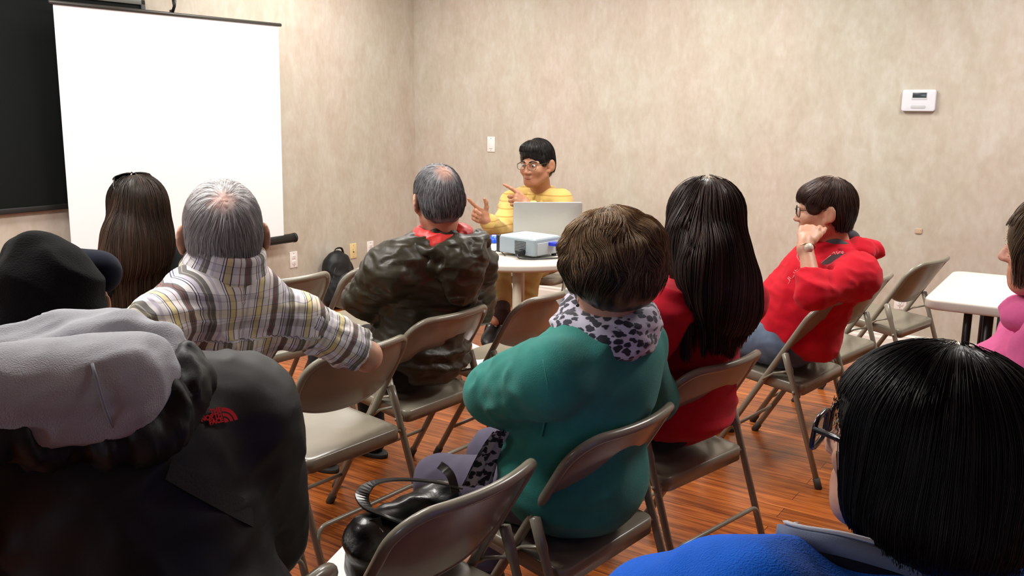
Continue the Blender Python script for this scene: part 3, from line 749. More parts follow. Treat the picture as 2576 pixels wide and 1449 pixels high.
    def mesh(s, res, smooth=2, pad=0.02):
        s.field(res, pad); F = s.F; n = np.array(F.shape); neg = F < 0
        cnt = np.zeros(n - 1, np.uint8)
        for dx in (0, 1):
            for dy in (0, 1):
                for dz in (0, 1): cnt += neg[dx:n[0] - 1 + dx, dy:n[1] - 1 + dy, dz:n[2] - 1 + dz]
        act = (cnt > 0) & (cnt < 8); I = np.argwhere(act); idm = np.full(n - 1, -1, np.int32); idm[act] = np.arange(len(I))
        off = np.array([(a, b, c) for a in (0, 1) for b in (0, 1) for c in (0, 1)])
        val = np.stack([F[I[:, 0] + o[0], I[:, 1] + o[1], I[:, 2] + o[2]] for o in off], -1)
        acc = np.zeros((len(I), 3)); c = np.zeros(len(I))
        for a in range(8):
            for b in range(a + 1, 8):
                if np.abs(off[a] - off[b]).sum() == 1:
                    m = (val[:, a] < 0) != (val[:, b] < 0); t = val[m, a] / (val[m, a] - val[m, b])
                    acc[m] += off[a] + t[:, None] * (off[b] - off[a]); c[m] += 1
        V = s.lo + s.res * (I + acc / c[:, None]); Q = []
        for x in range(3):
            y, z = (x + 1) % 3, (x + 2) % 3
            sa = [slice(None)] * 3; sb = [slice(None)] * 3; sa[x] = slice(0, n[x] - 1); sb[x] = slice(1, n[x])
            A = neg[tuple(sa)]; B = neg[tuple(sb)]; E = np.argwhere(A != B)
            E = E[(E[:, y] > 0) & (E[:, y] < n[y] - 1) & (E[:, z] > 0) & (E[:, z] < n[z] - 1)]
            if not len(E): continue
            inside = A[E[:, 0], E[:, 1], E[:, 2]]
            def cid(dy, dz):
                G = E.copy(); G[:, y] -= dy; G[:, z] -= dz; return idm[G[:, 0], G[:, 1], G[:, 2]]
            q = np.stack([cid(1, 1), cid(0, 1), cid(0, 0), cid(1, 0)], -1)
            q[~inside] = q[~inside][:, ::-1]; Q.append(q)
        Q = np.concatenate(Q); Q = Q[(Q >= 0).all(1)]
        for _ in range(smooth): V = relax(V, Q)
        return V, Q
def relax(V, Q, f=0.5):
    e = np.concatenate([Q[:, [0, 1]], Q[:, [1, 2]], Q[:, [2, 3]], Q[:, [3, 0]]]); e = np.concatenate([e, e[:, ::-1]]); n = len(V)
    d = np.bincount(e[:, 0], minlength=n); S = np.stack([np.bincount(e[:, 0], V[e[:, 1], i], minlength=n) for i in range(3)], -1)
    return V + f * (S / np.maximum(d, 1)[:, None] - V) * (d > 0)[:, None]
def normals(V, Q):
    fn = np.cross(V[Q[:, 2]] - V[Q[:, 0]], V[Q[:, 3]] - V[Q[:, 1]]); n = len(V)
    N_ = np.stack([sum(np.bincount(Q[:, j], fn[:, i], minlength=n) for j in range(4)) for i in range(3)], -1)
    return N_ / (np.linalg.norm(N_, axis=1)[:, None] + 1e-12)
_LAT = np.random.RandomState(3).rand(32, 32, 32) * 2 - 1
def vnoise(P, seed=0):
    P = P + np.array([seed * 7.31, seed * 3.77, seed * 5.13]); i = np.floor(P).astype(int); f = P - i; f = f * f * (3 - 2 * f); i &= 31; j = (i + 1) & 31; r = 0
    for dx in (0, 1):
        for dy in (0, 1):
            for dz in (0, 1):
                a = _LAT[j[:, 0] if dx else i[:, 0], j[:, 1] if dy else i[:, 1], j[:, 2] if dz else i[:, 2]]
                r = r + a * (f[:, 0] if dx else 1 - f[:, 0]) * (f[:, 1] if dy else 1 - f[:, 1]) * (f[:, 2] if dz else 1 - f[:, 2])
    return r
def folds(V, Q, amp, scale, M=None, stretch=(1, 1, 1), seed=0, mask=None, sharp=True):
    """cloth folds: ridged noise stretched along chosen directions"""
    Pn = V if M is None else V @ np.asarray(M).T
    Pn = Pn * np.asarray(stretch) * scale
    wv = np.stack([vnoise(Pn * 0.7, seed + 5 + i) for i in range(3)], -1); n = vnoise(Pn + 0.6 * wv, seed)
    h = (1 - np.abs(n) * 2.2) if sharp else n
    h = np.clip(h, -1, 1); h = h + 0.4 * vnoise(Pn * 2.3, seed + 1); d = amp * h
    if mask is not None: d = d * mask
    return V + normals(V, Q) * d[:, None]

# ------------------------------------------------------------------ heads and hands
class Head:
    def __init__(s, c, az, nod=0.0, roll=0.0, sc=1.0):
        """c: centre of the head, az: compass direction of the face (deg, 0 = straight away from the lens, + to the right), nod + = chin down"""
        a = R_(az); f = np.array([math.sin(a), math.cos(a), 0]); r = np.array([math.cos(a), -math.sin(a), 0]); u = ZUP.copy()
        f, u = f * math.cos(R_(nod)) - u * math.sin(R_(nod)), u * math.cos(R_(nod)) + f * math.sin(R_(nod))
        r, u = r * math.cos(R_(roll)) - u * math.sin(R_(roll)), u * math.cos(R_(roll)) + r * math.sin(R_(roll))
        s.c = np.asarray(c, float); s.r, s.f, s.u, s.s = r, f, u, sc; s.M = np.array([r, f, u])
    def p(s, x, y, z): return s.c + s.s * (x * s.r + y * s.f + z * s.u)
    def loc(s, P): return ((P - s.c) @ s.M.T) / s.s
    def add(s, S, neck_to, neck_r=0.054, face=True):
        h = s.s; e = lambda c, r, k=0.03, op='+': S.ell(s.p(*c), np.array(r) * h, s.M, k * h, op)
        e((0, -0.014, 0.034), (0.075, 0.095, 0.086)); e((0, 0.028, -0.03), (0.062, 0.066, 0.075), 0.04); e((0, 0.062, -0.085), (0.03, 0.028, 0.024), 0.035)
        S.cone(s.p(-0.052, 0.0, -0.055), s.p(-0.02, 0.062, -0.088), 0.018 * h, 0.016 * h, 0.03); S.cone(s.p(0.052, 0.0, -0.055), s.p(0.02, 0.062, -0.088), 0.018 * h, 0.016 * h, 0.03)
        S.cone(s.p(0, -0.022, -0.05), neck_to, neck_r * h, neck_r * 1.12 * h, 0.035)
        if face:
            S.cone(s.p(0, 0.09, 0.008), s.p(0, 0.108, -0.026), 0.008 * h, 0.011 * h, 0.012)
            for x in (-1, 1):
                e((0.013 * x, 0.1, -0.03), (0.008, 0.01, 0.007), 0.008)
                e((0.04 * x, 0.066, -0.022), (0.022, 0.02, 0.018), 0.025)
                e((0.031 * x, 0.094, 0.008), (0.017, 0.012, 0.011), 0.012, '-')
                S.cone(s.p(0.015 * x, 0.087, 0.024), s.p(0.05 * x, 0.068, 0.024), 0.007 * h, 0.006 * h, 0.015)
            S.cone(s.p(-0.018, 0.089, -0.056), s.p(0.018, 0.089, -0.056), 0.006 * h, 0.006 * h, 0.008); S.cone(s.p(-0.015, 0.088, -0.068), s.p(0.015, 0.088, -0.068), 0.007 * h, 0.007 * h, 0.008)
            S.cone(s.p(-0.02, 0.097, -0.0615), s.p(0.02, 0.097, -0.0615), 0.0022 * h, 0.0022 * h, 0.004, '-')
        for x in (-1, 1):
            Me = s.M; S.ell(s.p(0.087 * x, -0.016, 0.0), np.array((0.008, 0.023, 0.035)) * h, frame_mat(unit(s.r + 0.55 * x * s.f), unit(s.f - 0.55 * x * s.r), s.u), 0.01)
            S.ell(s.p(0.096 * x, -0.004, 0.003), np.array((0.008, 0.012, 0.02)) * h, s.M, 0.006, '-')
            S.ell(s.p(0.077 * x, -0.002, -0.03), np.array((0.008, 0.01, 0.011)) * h, s.M, 0.008)
def add_hand(S, wrist, fwd, nrm, lat, curls, sc=1.0, spread=0.12, thumb=(0.6, 0.7, 0.3), thumb_curl=0.5):
    """fwd: wrist to knuckles, nrm: out of the palm, lat: towards the thumb; curls: per finger three bend angles (deg)"""
    fwd = unit(fwd); nrm = unit(nrm - fwd * np.dot(nrm, fwd)); lat = unit(lat - fwd * np.dot(lat, fwd) - nrm * np.dot(lat, nrm)); k = 0.007 * sc
    W = np.asarray(wrist, float); S.cone(W - fwd * 0.03 * sc, W + fwd * 0.02 * sc, 0.025 * sc, 0.026 * sc, 0.02)
    S.ell(W + fwd * 0.05 * sc, np.array((0.048, 0.04, 0.015)) * sc, frame_mat(fwd, lat, nrm), 0.012 * sc)
    S.ell(W + fwd * 0.035 * sc + lat * 0.024 * sc + nrm * 0.006 * sc, np.array((0.032, 0.018, 0.016)) * sc, frame_mat(fwd, lat, nrm), 0.012 * sc)
    lens = ((0.042, 0.026, 0.021), (0.046, 0.029, 0.022), (0.042, 0.027, 0.021), (0.033, 0.02, 0.018)); lx = (0.031, 0.0105, -0.010, -0.029); by = (0.086, 0.09, 0.085, 0.075)
    for i in range(4):
        d0 = unit(fwd + lat * spread * (1.2 - 0.8 * i)); p = W + (fwd * by[i] + lat * lx[i]) * sc; a = 0; pts = [W + (fwd * (by[i] - 0.02) + lat * lx[i] * 0.9) * sc, p]
        for j in range(3):
            a += R_(curls[i][j]); d = d0 * math.cos(a) + nrm * math.sin(a); p = p + d * lens[i][j] * sc; pts.append(p)
        rr = np.array((0.0105, 0.0098, 0.0088, 0.008, 0.0068)) * sc * (0.88 if i == 3 else 1.0); S.chain(pts, rr, k)
    t = unit(fwd * thumb[0] + lat * thumb[1] + nrm * thumb[2]); p = W + (fwd * 0.025 + lat * 0.026) * sc; pts = [p]; ax = unit(fwd * 0.9 - lat * 0.25 + nrm * 0.25)
    for j, l in enumerate((0.042, 0.031, 0.026)): d = unit(t * (1 - thumb_curl * j * 0.5) + ax * thumb_curl * j * 0.5); p = p + d * l * sc; pts.append(p)
    S.chain(pts, np.array((0.014, 0.0115, 0.01, 0.0082)) * sc, 0.01 * sc)
RELAX = ((15, 25, 15), (18, 28, 18), (22, 30, 18), (25, 32, 20)); FIST = ((75, 95, 55), (80, 98, 55), (82, 98, 55), (85, 95, 55)); POINT = ((8, 12, 8), (70, 95, 55), (78, 98, 55), (80, 95, 55))

# ------------------------------------------------------------------ hair
def hair_mat(name, dark, light, rough=0.45, bald=None, spec=0.28):
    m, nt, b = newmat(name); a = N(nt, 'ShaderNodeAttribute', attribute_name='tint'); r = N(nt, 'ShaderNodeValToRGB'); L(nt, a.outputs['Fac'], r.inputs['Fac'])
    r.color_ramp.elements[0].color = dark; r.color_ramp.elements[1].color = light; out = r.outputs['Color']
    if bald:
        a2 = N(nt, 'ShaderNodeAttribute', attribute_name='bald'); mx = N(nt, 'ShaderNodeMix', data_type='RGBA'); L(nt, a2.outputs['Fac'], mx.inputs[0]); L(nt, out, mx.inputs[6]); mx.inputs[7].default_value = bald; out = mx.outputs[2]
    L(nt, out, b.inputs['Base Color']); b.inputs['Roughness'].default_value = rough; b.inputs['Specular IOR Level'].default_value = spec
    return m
def strands(S, seeds, crown, n_seg, step, lift, wob, grav=1.0, away=1.0, rad=0.0007, fall=0.35, seed=0, tint=None, wave=0.0, extra=None, sides=3, stop=None):
    """locks that follow the hair solid S from the seed points, away from the crown and downwards, then hang free"""
    rs = np.random.RandomState(seed); P = seeds.copy(); n = len(P); g = S.grad(P); off = rs.uniform(-0.3, 1, n) * lift
    P = P + g * (off - S.sample(P))[:, None]; path = [P.copy()]; free = np.zeros(n, bool); prev = None; ph = rs.rand(n) * 6.28
    for i in range(n_seg):
        g = S.grad(P); d = unitv(P - crown) * away + np.array([0, 0, -1.0]) * grav
        nz = np.stack([vnoise(P * 22, seed + 11 + j) for j in range(3)], -1) * wob + rs.normal(0, 0.12 * wob, (n, 3)); d = d + nz
        if extra is not None: d = d + extra(P)
        t = d - g * np.sum(d * g, 1)[:, None]; free |= (g[:, 2] < -fall) & (i > 1)
        t = np.where(free[:, None], np.array([0, 0, -1.0]) + nz * 0.25 + (prev if prev is not None else 0) * 0.5, t); t = unitv(t)
        if prev is not None: t = unitv(t + prev * 0.6)
        if wave: t = unitv(t + g * (wave * np.sin(ph + i * 0.9))[:, None])
        prev = t; P = P + t * step; g = S.grad(P); dd = S.sample(P); P = np.where(free[:, None], P, P + g * (off - dd)[:, None] * 0.9)
        if stop is not None: P = np.where(stop(P, ph / 6.28)[:, None], path[-1] + (P - path[-1]) * 0.02, P)
        path.append(P.copy())
    A = np.stack(path, 1); m = n_seg + 1
    T = np.gradient(A, axis=1); T /= np.linalg.norm(T, axis=2)[..., None] + 1e-9; ref = np.array([0.31, 0.52, 0.79]); B1 = unitv(np.cross(T, ref).reshape(-1, 3)).reshape(A.shape); B2 = np.cross(T, B1)
    rr = rad * np.linspace(1, 0, m) ** 0.5; rr[0] *= 0.7; V = []
    for j in range(sides): a = 2 * PI * j / sides; V.append(A + rr[None, :, None] * (math.cos(a) * B1 + math.sin(a) * B2))
    V = np.stack(V, 2); idx = np.arange(n * m * sides).reshape(n, m, sides); j2 = np.roll(np.arange(sides), -1)
    Q = np.stack([idx[:, :-1, :], idx[:, :-1, j2], idx[:, 1:, j2], idx[:, 1:, :]], -1).reshape(-1, 4)
    tt = rs.rand(n) if tint is None else tint(seeds, rs)
    return V.reshape(-1, 3), Q, np.repeat(tt, m * sides)
def unitv(A): return A / (np.linalg.norm(A, axis=1)[:, None] + 1e-9)
def build_hair(S, mat, parent, res, crown, n, n_seg, step, lift=0.004, wob=0.25, rad=0.0007, seed=0, keep=None, tint=None, bald=None, shell_tint=0.25, seeds_f=None, smooth=2, name='hair', **kw):
    V, Q = S.mesh(res, smooth); nv = normals(V, Q)
    st = 0.006 * min(1, lift / 0.004) * vnoise(np.stack([np.arctan2((V - crown)[:, 0], (V - crown)[:, 1]) * 9, np.zeros(len(V)), V[:, 2] * 5], -1), seed)
    V = V + nv * (st * 0.5)[:, None]
    rs = np.random.RandomState(seed); cand = V if keep is None else V[keep(V)]; sd = cand[rs.randint(0, len(cand), n)] + rs.normal(0, res * 0.5, (n, 3))
    SV, SQ, st_ = strands(S, sd, crown, n_seg, step, lift, wob, rad=rad, seed=seed, tint=tint, **kw)
    at_t = np.concatenate([np.clip(shell_tint + 0.25 * vnoise(V * np.array([60, 60, 12]), seed), 0, 1), st_]); b = None
    attrs = {'tint': at_t}
    if bald is not None: attrs['bald'] = np.concatenate([bald(V), np.zeros(len(SV))])
    return obj(name, np.concatenate([V, SV]), [np.concatenate([Q, SQ + len(V)])], mat, parent, attrs=attrs)

# ------------------------------------------------------------------ bodies
SKIN = simple('warm_skin', srgb(192, 142, 116), 0.5, noise=0.05, nscale=60); SKIN.node_tree.nodes['Principled BSDF'].inputs['Subsurface Weight'].default_value = 0.08
SKIN.node_tree.nodes['Principled BSDF'].inputs['Subsurface Radius'].default_value = (0.01, 0.004, 0.002)
class Pose(dict):
    __getattr__ = dict.__getitem__
    def prep(s):
        s['up'] = unit(s.Nk - s.P); s['lat'] = unit(s.SR - s.SL); s['fw'] = unit(np.cross(s.up, s.lat)); s['lat2'] = np.cross(s.fw, s.up); s['M'] = frame_mat(s.lat2, s.fw, s.up); s['H'] = np.linalg.norm(s.Nk - s.P); return s
    def at(s, t, x=0, y=0): return s.P + (s.Nk - s.P) * t + s.lat2 * x + s.fw * y
def torso(S, J, g=0.0, w=1.0, d=1.0, k=0.07, belly=0.0, low=True):
    e = lambda t, y, r, kk=k: S.ell(J.at(t, 0, y), (r[0] * w + g, r[1] * d + g, r[2] * J.H / 0.5 + g), J.M, kk)
    e(0.80, 0.0, (0.145, 0.085, 0.12)); e(0.62, 0.012, (0.15, 0.108, 0.15)); e(0.34, 0.02 + belly * 0.5, (0.14 + belly * 0.3, 0.11 + belly, 0.14))
    if low: e(0.05, 0.0, (0.17, 0.13, 0.11))
    for q in (J.SL, J.SR): S.cone(q - J.up * 0.01, J.Nk - J.up * 0.035, 0.053 + g, 0.058 + g, 0.05)
def arm(S, J, s, g=0.0, r=(0.053, 0.043, 0.036, 0.028), end=1.0, k=0.03):
    a, b, c = J['S' + s], J['E' + s], J['W' + s]; c = b + (c - b) * end
    S.cone(a, b, r[0] + g, r[1] + g, k); S.cone(b, c, r[2] + 0.006 + g, r[3] + g, k)
def legs(S, J, g=0.0, k=0.04, end=1.0):
    for s, x in (('L', -1), ('R', 1)):
        h = J.P + J.hip * 0.09 * x - ZUP * 0.02; kn = J['K' + s]; an = kn + (J['A' + s] - kn) * end
        S.cone(h, kn, 0.078 + g, 0.056 + g, k); S.cone(kn, an, 0.054 + g, 0.036 + g, k)
def pose_on(ck, **kw):
    """sitting pose on chair ck: legs from the chair, upper body joints given"""
    xy, a, _ = CH[ck]; J = Pose(); J['hip'] = np.array([math.cos(R_(a)), math.sin(R_(a)), 0]); J['face'] = np.array([-math.sin(R_(a)), math.cos(R_(a)), 0])
    J['P'] = chair_pt(ck, 0, -0.04, 0.545)
    J['KL'] = chair_pt(ck, -0.11, 0.36, 0.50); J['KR'] = chair_pt(ck, 0.11, 0.36, 0.50); J['AL'] = chair_pt(ck, -0.12, 0.40, 0.10); J['AR'] = chair_pt(ck, 0.12, 0.36, 0.10)
    for k, v in kw.items(): J[k] = np.asarray(v, float)
    return J.prep()
def shoe(parent, ank, d, mat, sole, sc=1.0, name='shoe', up=ZUP, tip=None):
    d = unit(d); s_ = np.cross(d, up); S = Solid(); a = np.asarray(ank, float)
    S.cone(a - up * 0.01 * sc, a - up * 0.045 * sc - d * 0.015 * sc, 0.04 * sc, 0.042 * sc, 0.02); S.cone(a - up * 0.05 * sc, a - up * 0.062 * sc + d * 0.13 * sc, 0.043 * sc, 0.036 * sc, 0.02)
    S.ell(a - up * 0.062 * sc + d * 0.15 * sc, np.array((0.055, 0.045, 0.03)) * sc, frame_mat(d, s_, up), 0.02); S.cut(a - up * 0.09 * sc, -up)
    V, Q = S.mesh(0.006 * sc, 1); o = obj(name, V, Q, mat, parent)
    mb = MB(); t = np.linspace(0, 2 * PI, 30, endpoint=False); out = np.stack([0.055 + 0.14 * np.cos(t), (0.046 - 0.006 * np.cos(t)) * np.sin(t)], 1) * sc
    slab(mb, out, 0, 0.02 * sc, 0.005, 2, (a - up * 0.1 * sc, d, unit(np.cross(up, d)), np.cross(d, unit(np.cross(up, d))))); mb.obj("sole", sole, o)
    return o
def cloth(name, col, rough=0.85, sheen=0.3, noise=0.06, bump=0.25, bscale=900, spec=0.15):
    return simple(name, col, rough, 0, spec, sheen * 0.18, noise, 30, bump, bscale)
M_SHOE = simple('black_shoe', srgb(20, 19, 20), 0.5); M_SOLE = simple('dark_sole', srgb(34, 32, 30), 0.7)
def person(label, J): return thing('person', label, 'person', (J.P[0], J.P[1], 0))
def body(root, J, hd, res=0.006, hands=None, w=1.0, skin=None, neck_r=0.054, face=True):
    S = Solid(); torso(S, J, -0.006, w); legs(S, J, -0.004); arm(S, J, 'L', -0.003); arm(S, J, 'R', -0.003); hd.add(S, J.Nk + J.up * 0.0, neck_r, face)
    for s in 'LR':
        if hands and s in hands: add_hand(S, J['W' + s], **hands[s])
        else:
            f = unit(J['W' + s] - J['E' + s]); nz = np.array([0, 0, -1.0]) if abs(f[2]) < 0.85 else J.fw; add_hand(S, J['W' + s], f, nz, -J.lat if s == 'R' else J.lat, RELAX)
    for s in 'LR':
        a = J['A' + s]; S.cone(a, a - ZUP * 0.04 + J.face * 0.1, 0.034, 0.025, 0.02)
    V, Q = S.mesh(res, 1); return obj('body', V, Q, skin or SKIN, root)
def trousers(root, J, mat, g=0.014, res=0.009, name='trousers', amp=0.004, seed=1):
    S = Solid(); legs(S, J, g, end=0.93); S.ell(J.P + ZUP * 0.0, (0.185 + g, 0.15, 0.11), frame_mat(J.hip, J.face, ZUP), 0.06)
    V, Q = S.mesh(res, 2); V = folds(V, Q, amp, 14, seed=seed); return obj(name, V, Q, mat, root)
def shoes(root, J, mat=None, sc=1.0):
    for s in 'LR': shoe(root, J['A' + s] + ZUP * 0.0, J.face, mat or M_SHOE, M_SOLE, sc)
def glasses_part(root, hd, mat, lens, name='glasses', rim=0.0016, wd=0.027, ht=0.019, y=0.108, z=0.006, square=0.6, temple=True):
    mb = MB(); lm = MB()
    for x in (-1, 1):
        t = np.linspace(0, 2 * PI, 28, endpoint=False); c = np.sign(np.cos(t)) * np.abs(np.cos(t)) ** square; s_ = np.sign(np.sin(t)) * np.abs(np.sin(t)) ** square
        P = np.array([hd.p(0.034 * x + wd * a, y - 0.16 * abs(0.034 * x + wd * a) , z + ht * b) for a, b in zip(c, s_)]); tube(mb, P, rim * hd.s, 6, closed=True)
        lm.add(np.concatenate([P, [P.mean(0)]]), (), [(i, (i + 1) % 28, 28) for i in range(28)])
        if temple: tube(mb, [hd.p((0.034 + wd) * x, y - 0.16 * (0.034 + wd), z + ht * 0.45), hd.p(0.078 * x, 0.05, z + 0.012), hd.p(0.082 * x, -0.005, z + 0.012), hd.p(0.08 * x, -0.03, z - 0.012)], rim * hd.s * 1.1, 6)
    tube(mb, [hd.p(-0.009, y - 0.001, z + 0.006), hd.p(0, y + 0.004, z + 0.009), hd.p(0.009, y - 0.001, z + 0.006)], rim * hd.s, 6)
    o = mb.obj(name, mat, root); lm.obj('lens', lens, o); return o
def glass_mat():
    m, nt, b = newmat('clear_lens'); t = N(nt, 'ShaderNodeBsdfTransparent'); g = N(nt, 'ShaderNodeBsdfGlossy'); g.inputs['Roughness'].default_value = 0.03; mx = N(nt, 'ShaderNodeMixShader'); mx.inputs[0].default_value = 0.07
    L(nt, t.outputs[0], mx.inputs[1]); L(nt, g.outputs[0], mx.inputs[2]); L(nt, mx.outputs[0], nt.nodes['Material Output'].inputs['Surface']); return m
M_LENS = glass_mat()
# ------------------------------------------------------------------ people
def lap_arms(J, sides='LR', drop=0.27):
    for s in sides:
        x = -1 if s == 'L' else 1
        if 'E' + s not in J: J['E' + s] = J['S' + s] + J.hip * 0.06 * x + J.face * 0.08 - ZUP * drop
        if 'W' + s not in J: J['W' + s] = J.P + J.face * 0.24 + J.hip * 0.05 * x + ZUP * 0.10
    return J
def short_hair(hd, nape=True, top=0.0, ear=True, sc=1.0, k=0.02, low=-0.074):
    S = Solid(); s = hd.s * sc
    S.ell(hd.p(0, -0.016, 0.036 + top), np.array((0.081, 0.104, 0.094)) * s, hd.M, k)
    if nape: S.ell(hd.p(0, -0.058, -0.035), np.array((0.060, 0.046, 0.05)) * s, hd.M, 0.03); S.ell(hd.p(0, -0.048, 0.0), np.array((0.073, 0.062, 0.06)) * s, hd.M, 0.03)
    S.ell(hd.p(0, 0.135, -0.04), np.array((0.1, 0.085, 0.108)) * s, hd.M, 0.008, '-')
    if ear:
        for x in (-1, 1): S.ell(hd.p(0.1 * x, 0.012, -0.022), np.array((0.045, 0.032, 0.05)) * s, hd.M, 0.008, '-')
    S.cut(hd.p(0, -0.05, low), -hd.u)
    return S
def off_ear(hd, q, r, zlow, front=0.058):
    l = hd.loc(q); return (l[:, 2] < zlow + 0.012 * r) | ((l[:, 1] > 0.035) & (l[:, 2] < front + 0.01 * r)) | ((np.abs(l[:, 0]) > 0.05) & (l[:, 2] < 0.03) & (l[:, 1] > -0.04))
def ring(S, c, a, b, r, n=20, k=0.02, t0=0, t1=2 * PI):
    t = np.linspace(t0, t1, n + 1); P = [c + a * math.cos(x) + b * math.sin(x) for x in t]; S.chain(P, [r] * (n + 1), k); return P

# --- man in the plaid shirt
def plaid_mat():
    m, nt, b = newmat('plaid_cotton'); a = N(nt, 'ShaderNodeAttribute', attribute_name='pl'); sx = N(nt, 'ShaderNodeSeparateXYZ'); L(nt, a.outputs['Vector'], sx.inputs[0])
    W_ = (0.86, 0.84, 0.84, 1); G = (0.20, 0.195, 0.18, 1); G2 = (0.40, 0.39, 0.36, 1); Nv = (0.075, 0.07, 0.13, 1); Yl = (0.80, 0.70, 0.40, 1); Rd = (0.30, 0.06, 0.07, 1); Lv = (0.62, 0.60, 0.68, 1)
    def ramp(sock, period, stops):
        d = N(nt, 'ShaderNodeMath', operation='DIVIDE'); d.inputs[1].default_value = period; L(nt, sock, d.inputs[0]); f = N(nt, 'ShaderNodeMath', operation='FRACT'); L(nt, d.outputs[0], f.inputs[0])
        r = N(nt, 'ShaderNodeValToRGB'); r.color_ramp.interpolation = 'CONSTANT'; L(nt, f.outputs[0], r.inputs['Fac']); el = r.color_ramp.elements
        el[0].position = 0; el[0].color = stops[0][1]; el[1].position = stops[1][0]; el[1].color = stops[1][1]
        for p, c in stops[2:]: e = el.new(p); e.color = c
        return r.outputs['Color']
    u = ramp(sx.outputs[0], 0.150, [(0, W_), (0.09, Nv), (0.105, W_), (0.13, Nv), (0.145, Yl), (0.24, Nv), (0.255, W_), (0.36, Rd), (0.372, W_), (0.44, G), (0.475, Rd), (0.487, G), (0.51, Rd), (0.522, G), (0.56, W_), (0.66, Nv), (0.672, W_), (0.70, Nv), (0.712, Lv), (0.78, G), (0.82, G2), (0.835, G), (0.90, W_), (0.95, Lv)])
    v = ramp(sx.outputs[1], 0.120, [(0, W_), (0.12, G2), (0.30, W_), (0.34, G2), (0.355, W_), (0.40, G2), (0.415, Yl), (0.58, Nv), (0.59, W_), (0.74, G2), (0.76, Lv), (0.86, Nv), (0.872, W_)])
    mx = N(nt, 'ShaderNodeMix', data_type='RGBA', blend_type='MULTIPLY'); mx.inputs[0].default_value = 0.55; L(nt, u, mx.inputs[6]); L(nt, v, mx.inputs[7])
    L(nt, mx.outputs[2], b.inputs['Base Color']); b.inputs['Roughness'].default_value = 0.85; b.inputs['Specular IOR Level'].default_value = 0.2
    return m
def plaid_man():
    M_PL = plaid_mat()
    J = pose_on('P', Nk=at(572, 690, 2.31), SL=at(392, 812, 2.17), SR=at(742, 800, 2.45), ER=at(922, 896, 2.60), WR=at(806, 842, 2.76))
    J['KL'] = chair_pt('P', -0.12, 0.36, 0.5); lap_arms(J)
    root = person('man with short grey hair in a plaid shirt, arm over the empty chair', J)
    hd = Head(at(562, 598, 2.335), -20, 2, 0, 1.155)
    body(root, J, hd, 0.0055, skin=SKIN)
    S = Solid(); torso(S, J, 0.016, 1.06, 1.05, belly=0.02); S.cone(J.SL, J.SL + (J.EL - J.SL) * 0.3, 0.072, 0.07, 0.03); S.cone(J.SR, J.SR + (J.ER - J.SR) * 0.12, 0.07, 0.066, 0.03)
    S.cut(J.P - ZUP * 0.07, -ZUP)
    V, Q = S.mesh(0.008, 3); V = folds(V, Q, 0.006, 9, J.M, (0.8, 1, 1.6), 3); V = folds(V, Q, 0.003, 22, J.M, (0.7, 1, 1.4), 8)
    rel = V - J.Nk; u = rel @ J.lat2; v = rel @ J.up; dep = rel @ J.fw
    yoke = v > -0.125; u2 = u + np.where(yoke, 0.047, 0) + 0.35 * np.abs(dep) * np.sign(u); pl = np.stack([u2 + 5, v + 5 + np.where(yoke, 0.03, 0), 0 * u], -1)
    sh = obj('shirt', V, Q, M_PL, root, attrs={'pl': pl})
    for s, end in (('R', 0.88), ('L', 0.8)):
        a, b = J['S' + s], J['E' + s]; d = unit(b - a); S = Solid(); S.cone(a + d * 0.01, b, 0.067, 0.062, 0.03); e = a + (b - a) * end
        S.cut(e, d); V, Q = S.mesh(0.007, 2); V = folds(V, Q, 0.006, 16, None, (1, 1, 1), 21); V = folds(V, Q, 0.003, 34, None, (1, 1, 1), 5)
        x1 = unit(np.cross(d, ZUP)); x2 = np.cross(x1, d); r_ = V - a; al = r_ @ d; ang = np.arctan2(r_ @ x2, r_ @ x1) * 0.065
        obj('sleeve', V, Q, M_PL, sh, attrs={'pl': np.stack([al + 5.02, ang + 5, 0 * al], -1)})
    S = Solid(); c = J.Nk + J.up * 0.040 + J.fw * 0.016; P = ring(S, c, J.lat2 * 0.083, J.fw * 0.080, 0.013, 24, 0.01); ring(S, c + J.up * 0.024, J.lat2 * 0.079, J.fw * 0.076, 0.011, 24, 0.014); ring(S, c - J.up * 0.022, J.lat2 * 0.090, J.fw * 0.086, 0.013, 24, 0.014); ring(S, c - J.up * 0.045, J.lat2 * 0.098, J.fw * 0.092, 0.013, 24, 0.014)
    V, Q = S.mesh(0.005, 2); r_ = V - c; obj('collar', V, Q, M_PL, sh, attrs={'pl': np.stack([np.arctan2(r_ @ J.fw, r_ @ J.lat2) * 0.085 + 5, r_ @ J.up * 0.8 + 5.01, 0 * r_[:, 0]], -1)})
    trousers(root, J, cloth('dark_trousers', srgb(34, 32, 36))); shoes(root, J)
    S = short_hair(hd, low=-0.060); crown = hd.p(0.004, -0.092, 0.082)
    def bald(V): return np.clip(1.25 - np.linalg.norm(V - hd.p(-0.002, -0.090, 0.082), axis=1) / 0.036, 0, 1) * 0.8
    def tint(s, rs): z = (s - hd.c) @ hd.u / hd.s; return np.clip(0.5 + z * 4.2 + rs.normal(0, 0.16, len(s)), 0, 1)  # paler top: natural greying plus some overhead light put into the tint
    def keep(V): return rng.rand(len(V)) < np.clip(np.linalg.norm(V - crown, axis=1) / 0.05 - 0.25, 0.08, 1)
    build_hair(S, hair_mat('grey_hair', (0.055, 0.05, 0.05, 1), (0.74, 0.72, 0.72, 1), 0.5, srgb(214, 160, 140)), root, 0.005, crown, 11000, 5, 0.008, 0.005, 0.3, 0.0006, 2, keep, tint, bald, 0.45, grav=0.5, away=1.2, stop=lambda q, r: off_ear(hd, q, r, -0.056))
plaid_man()

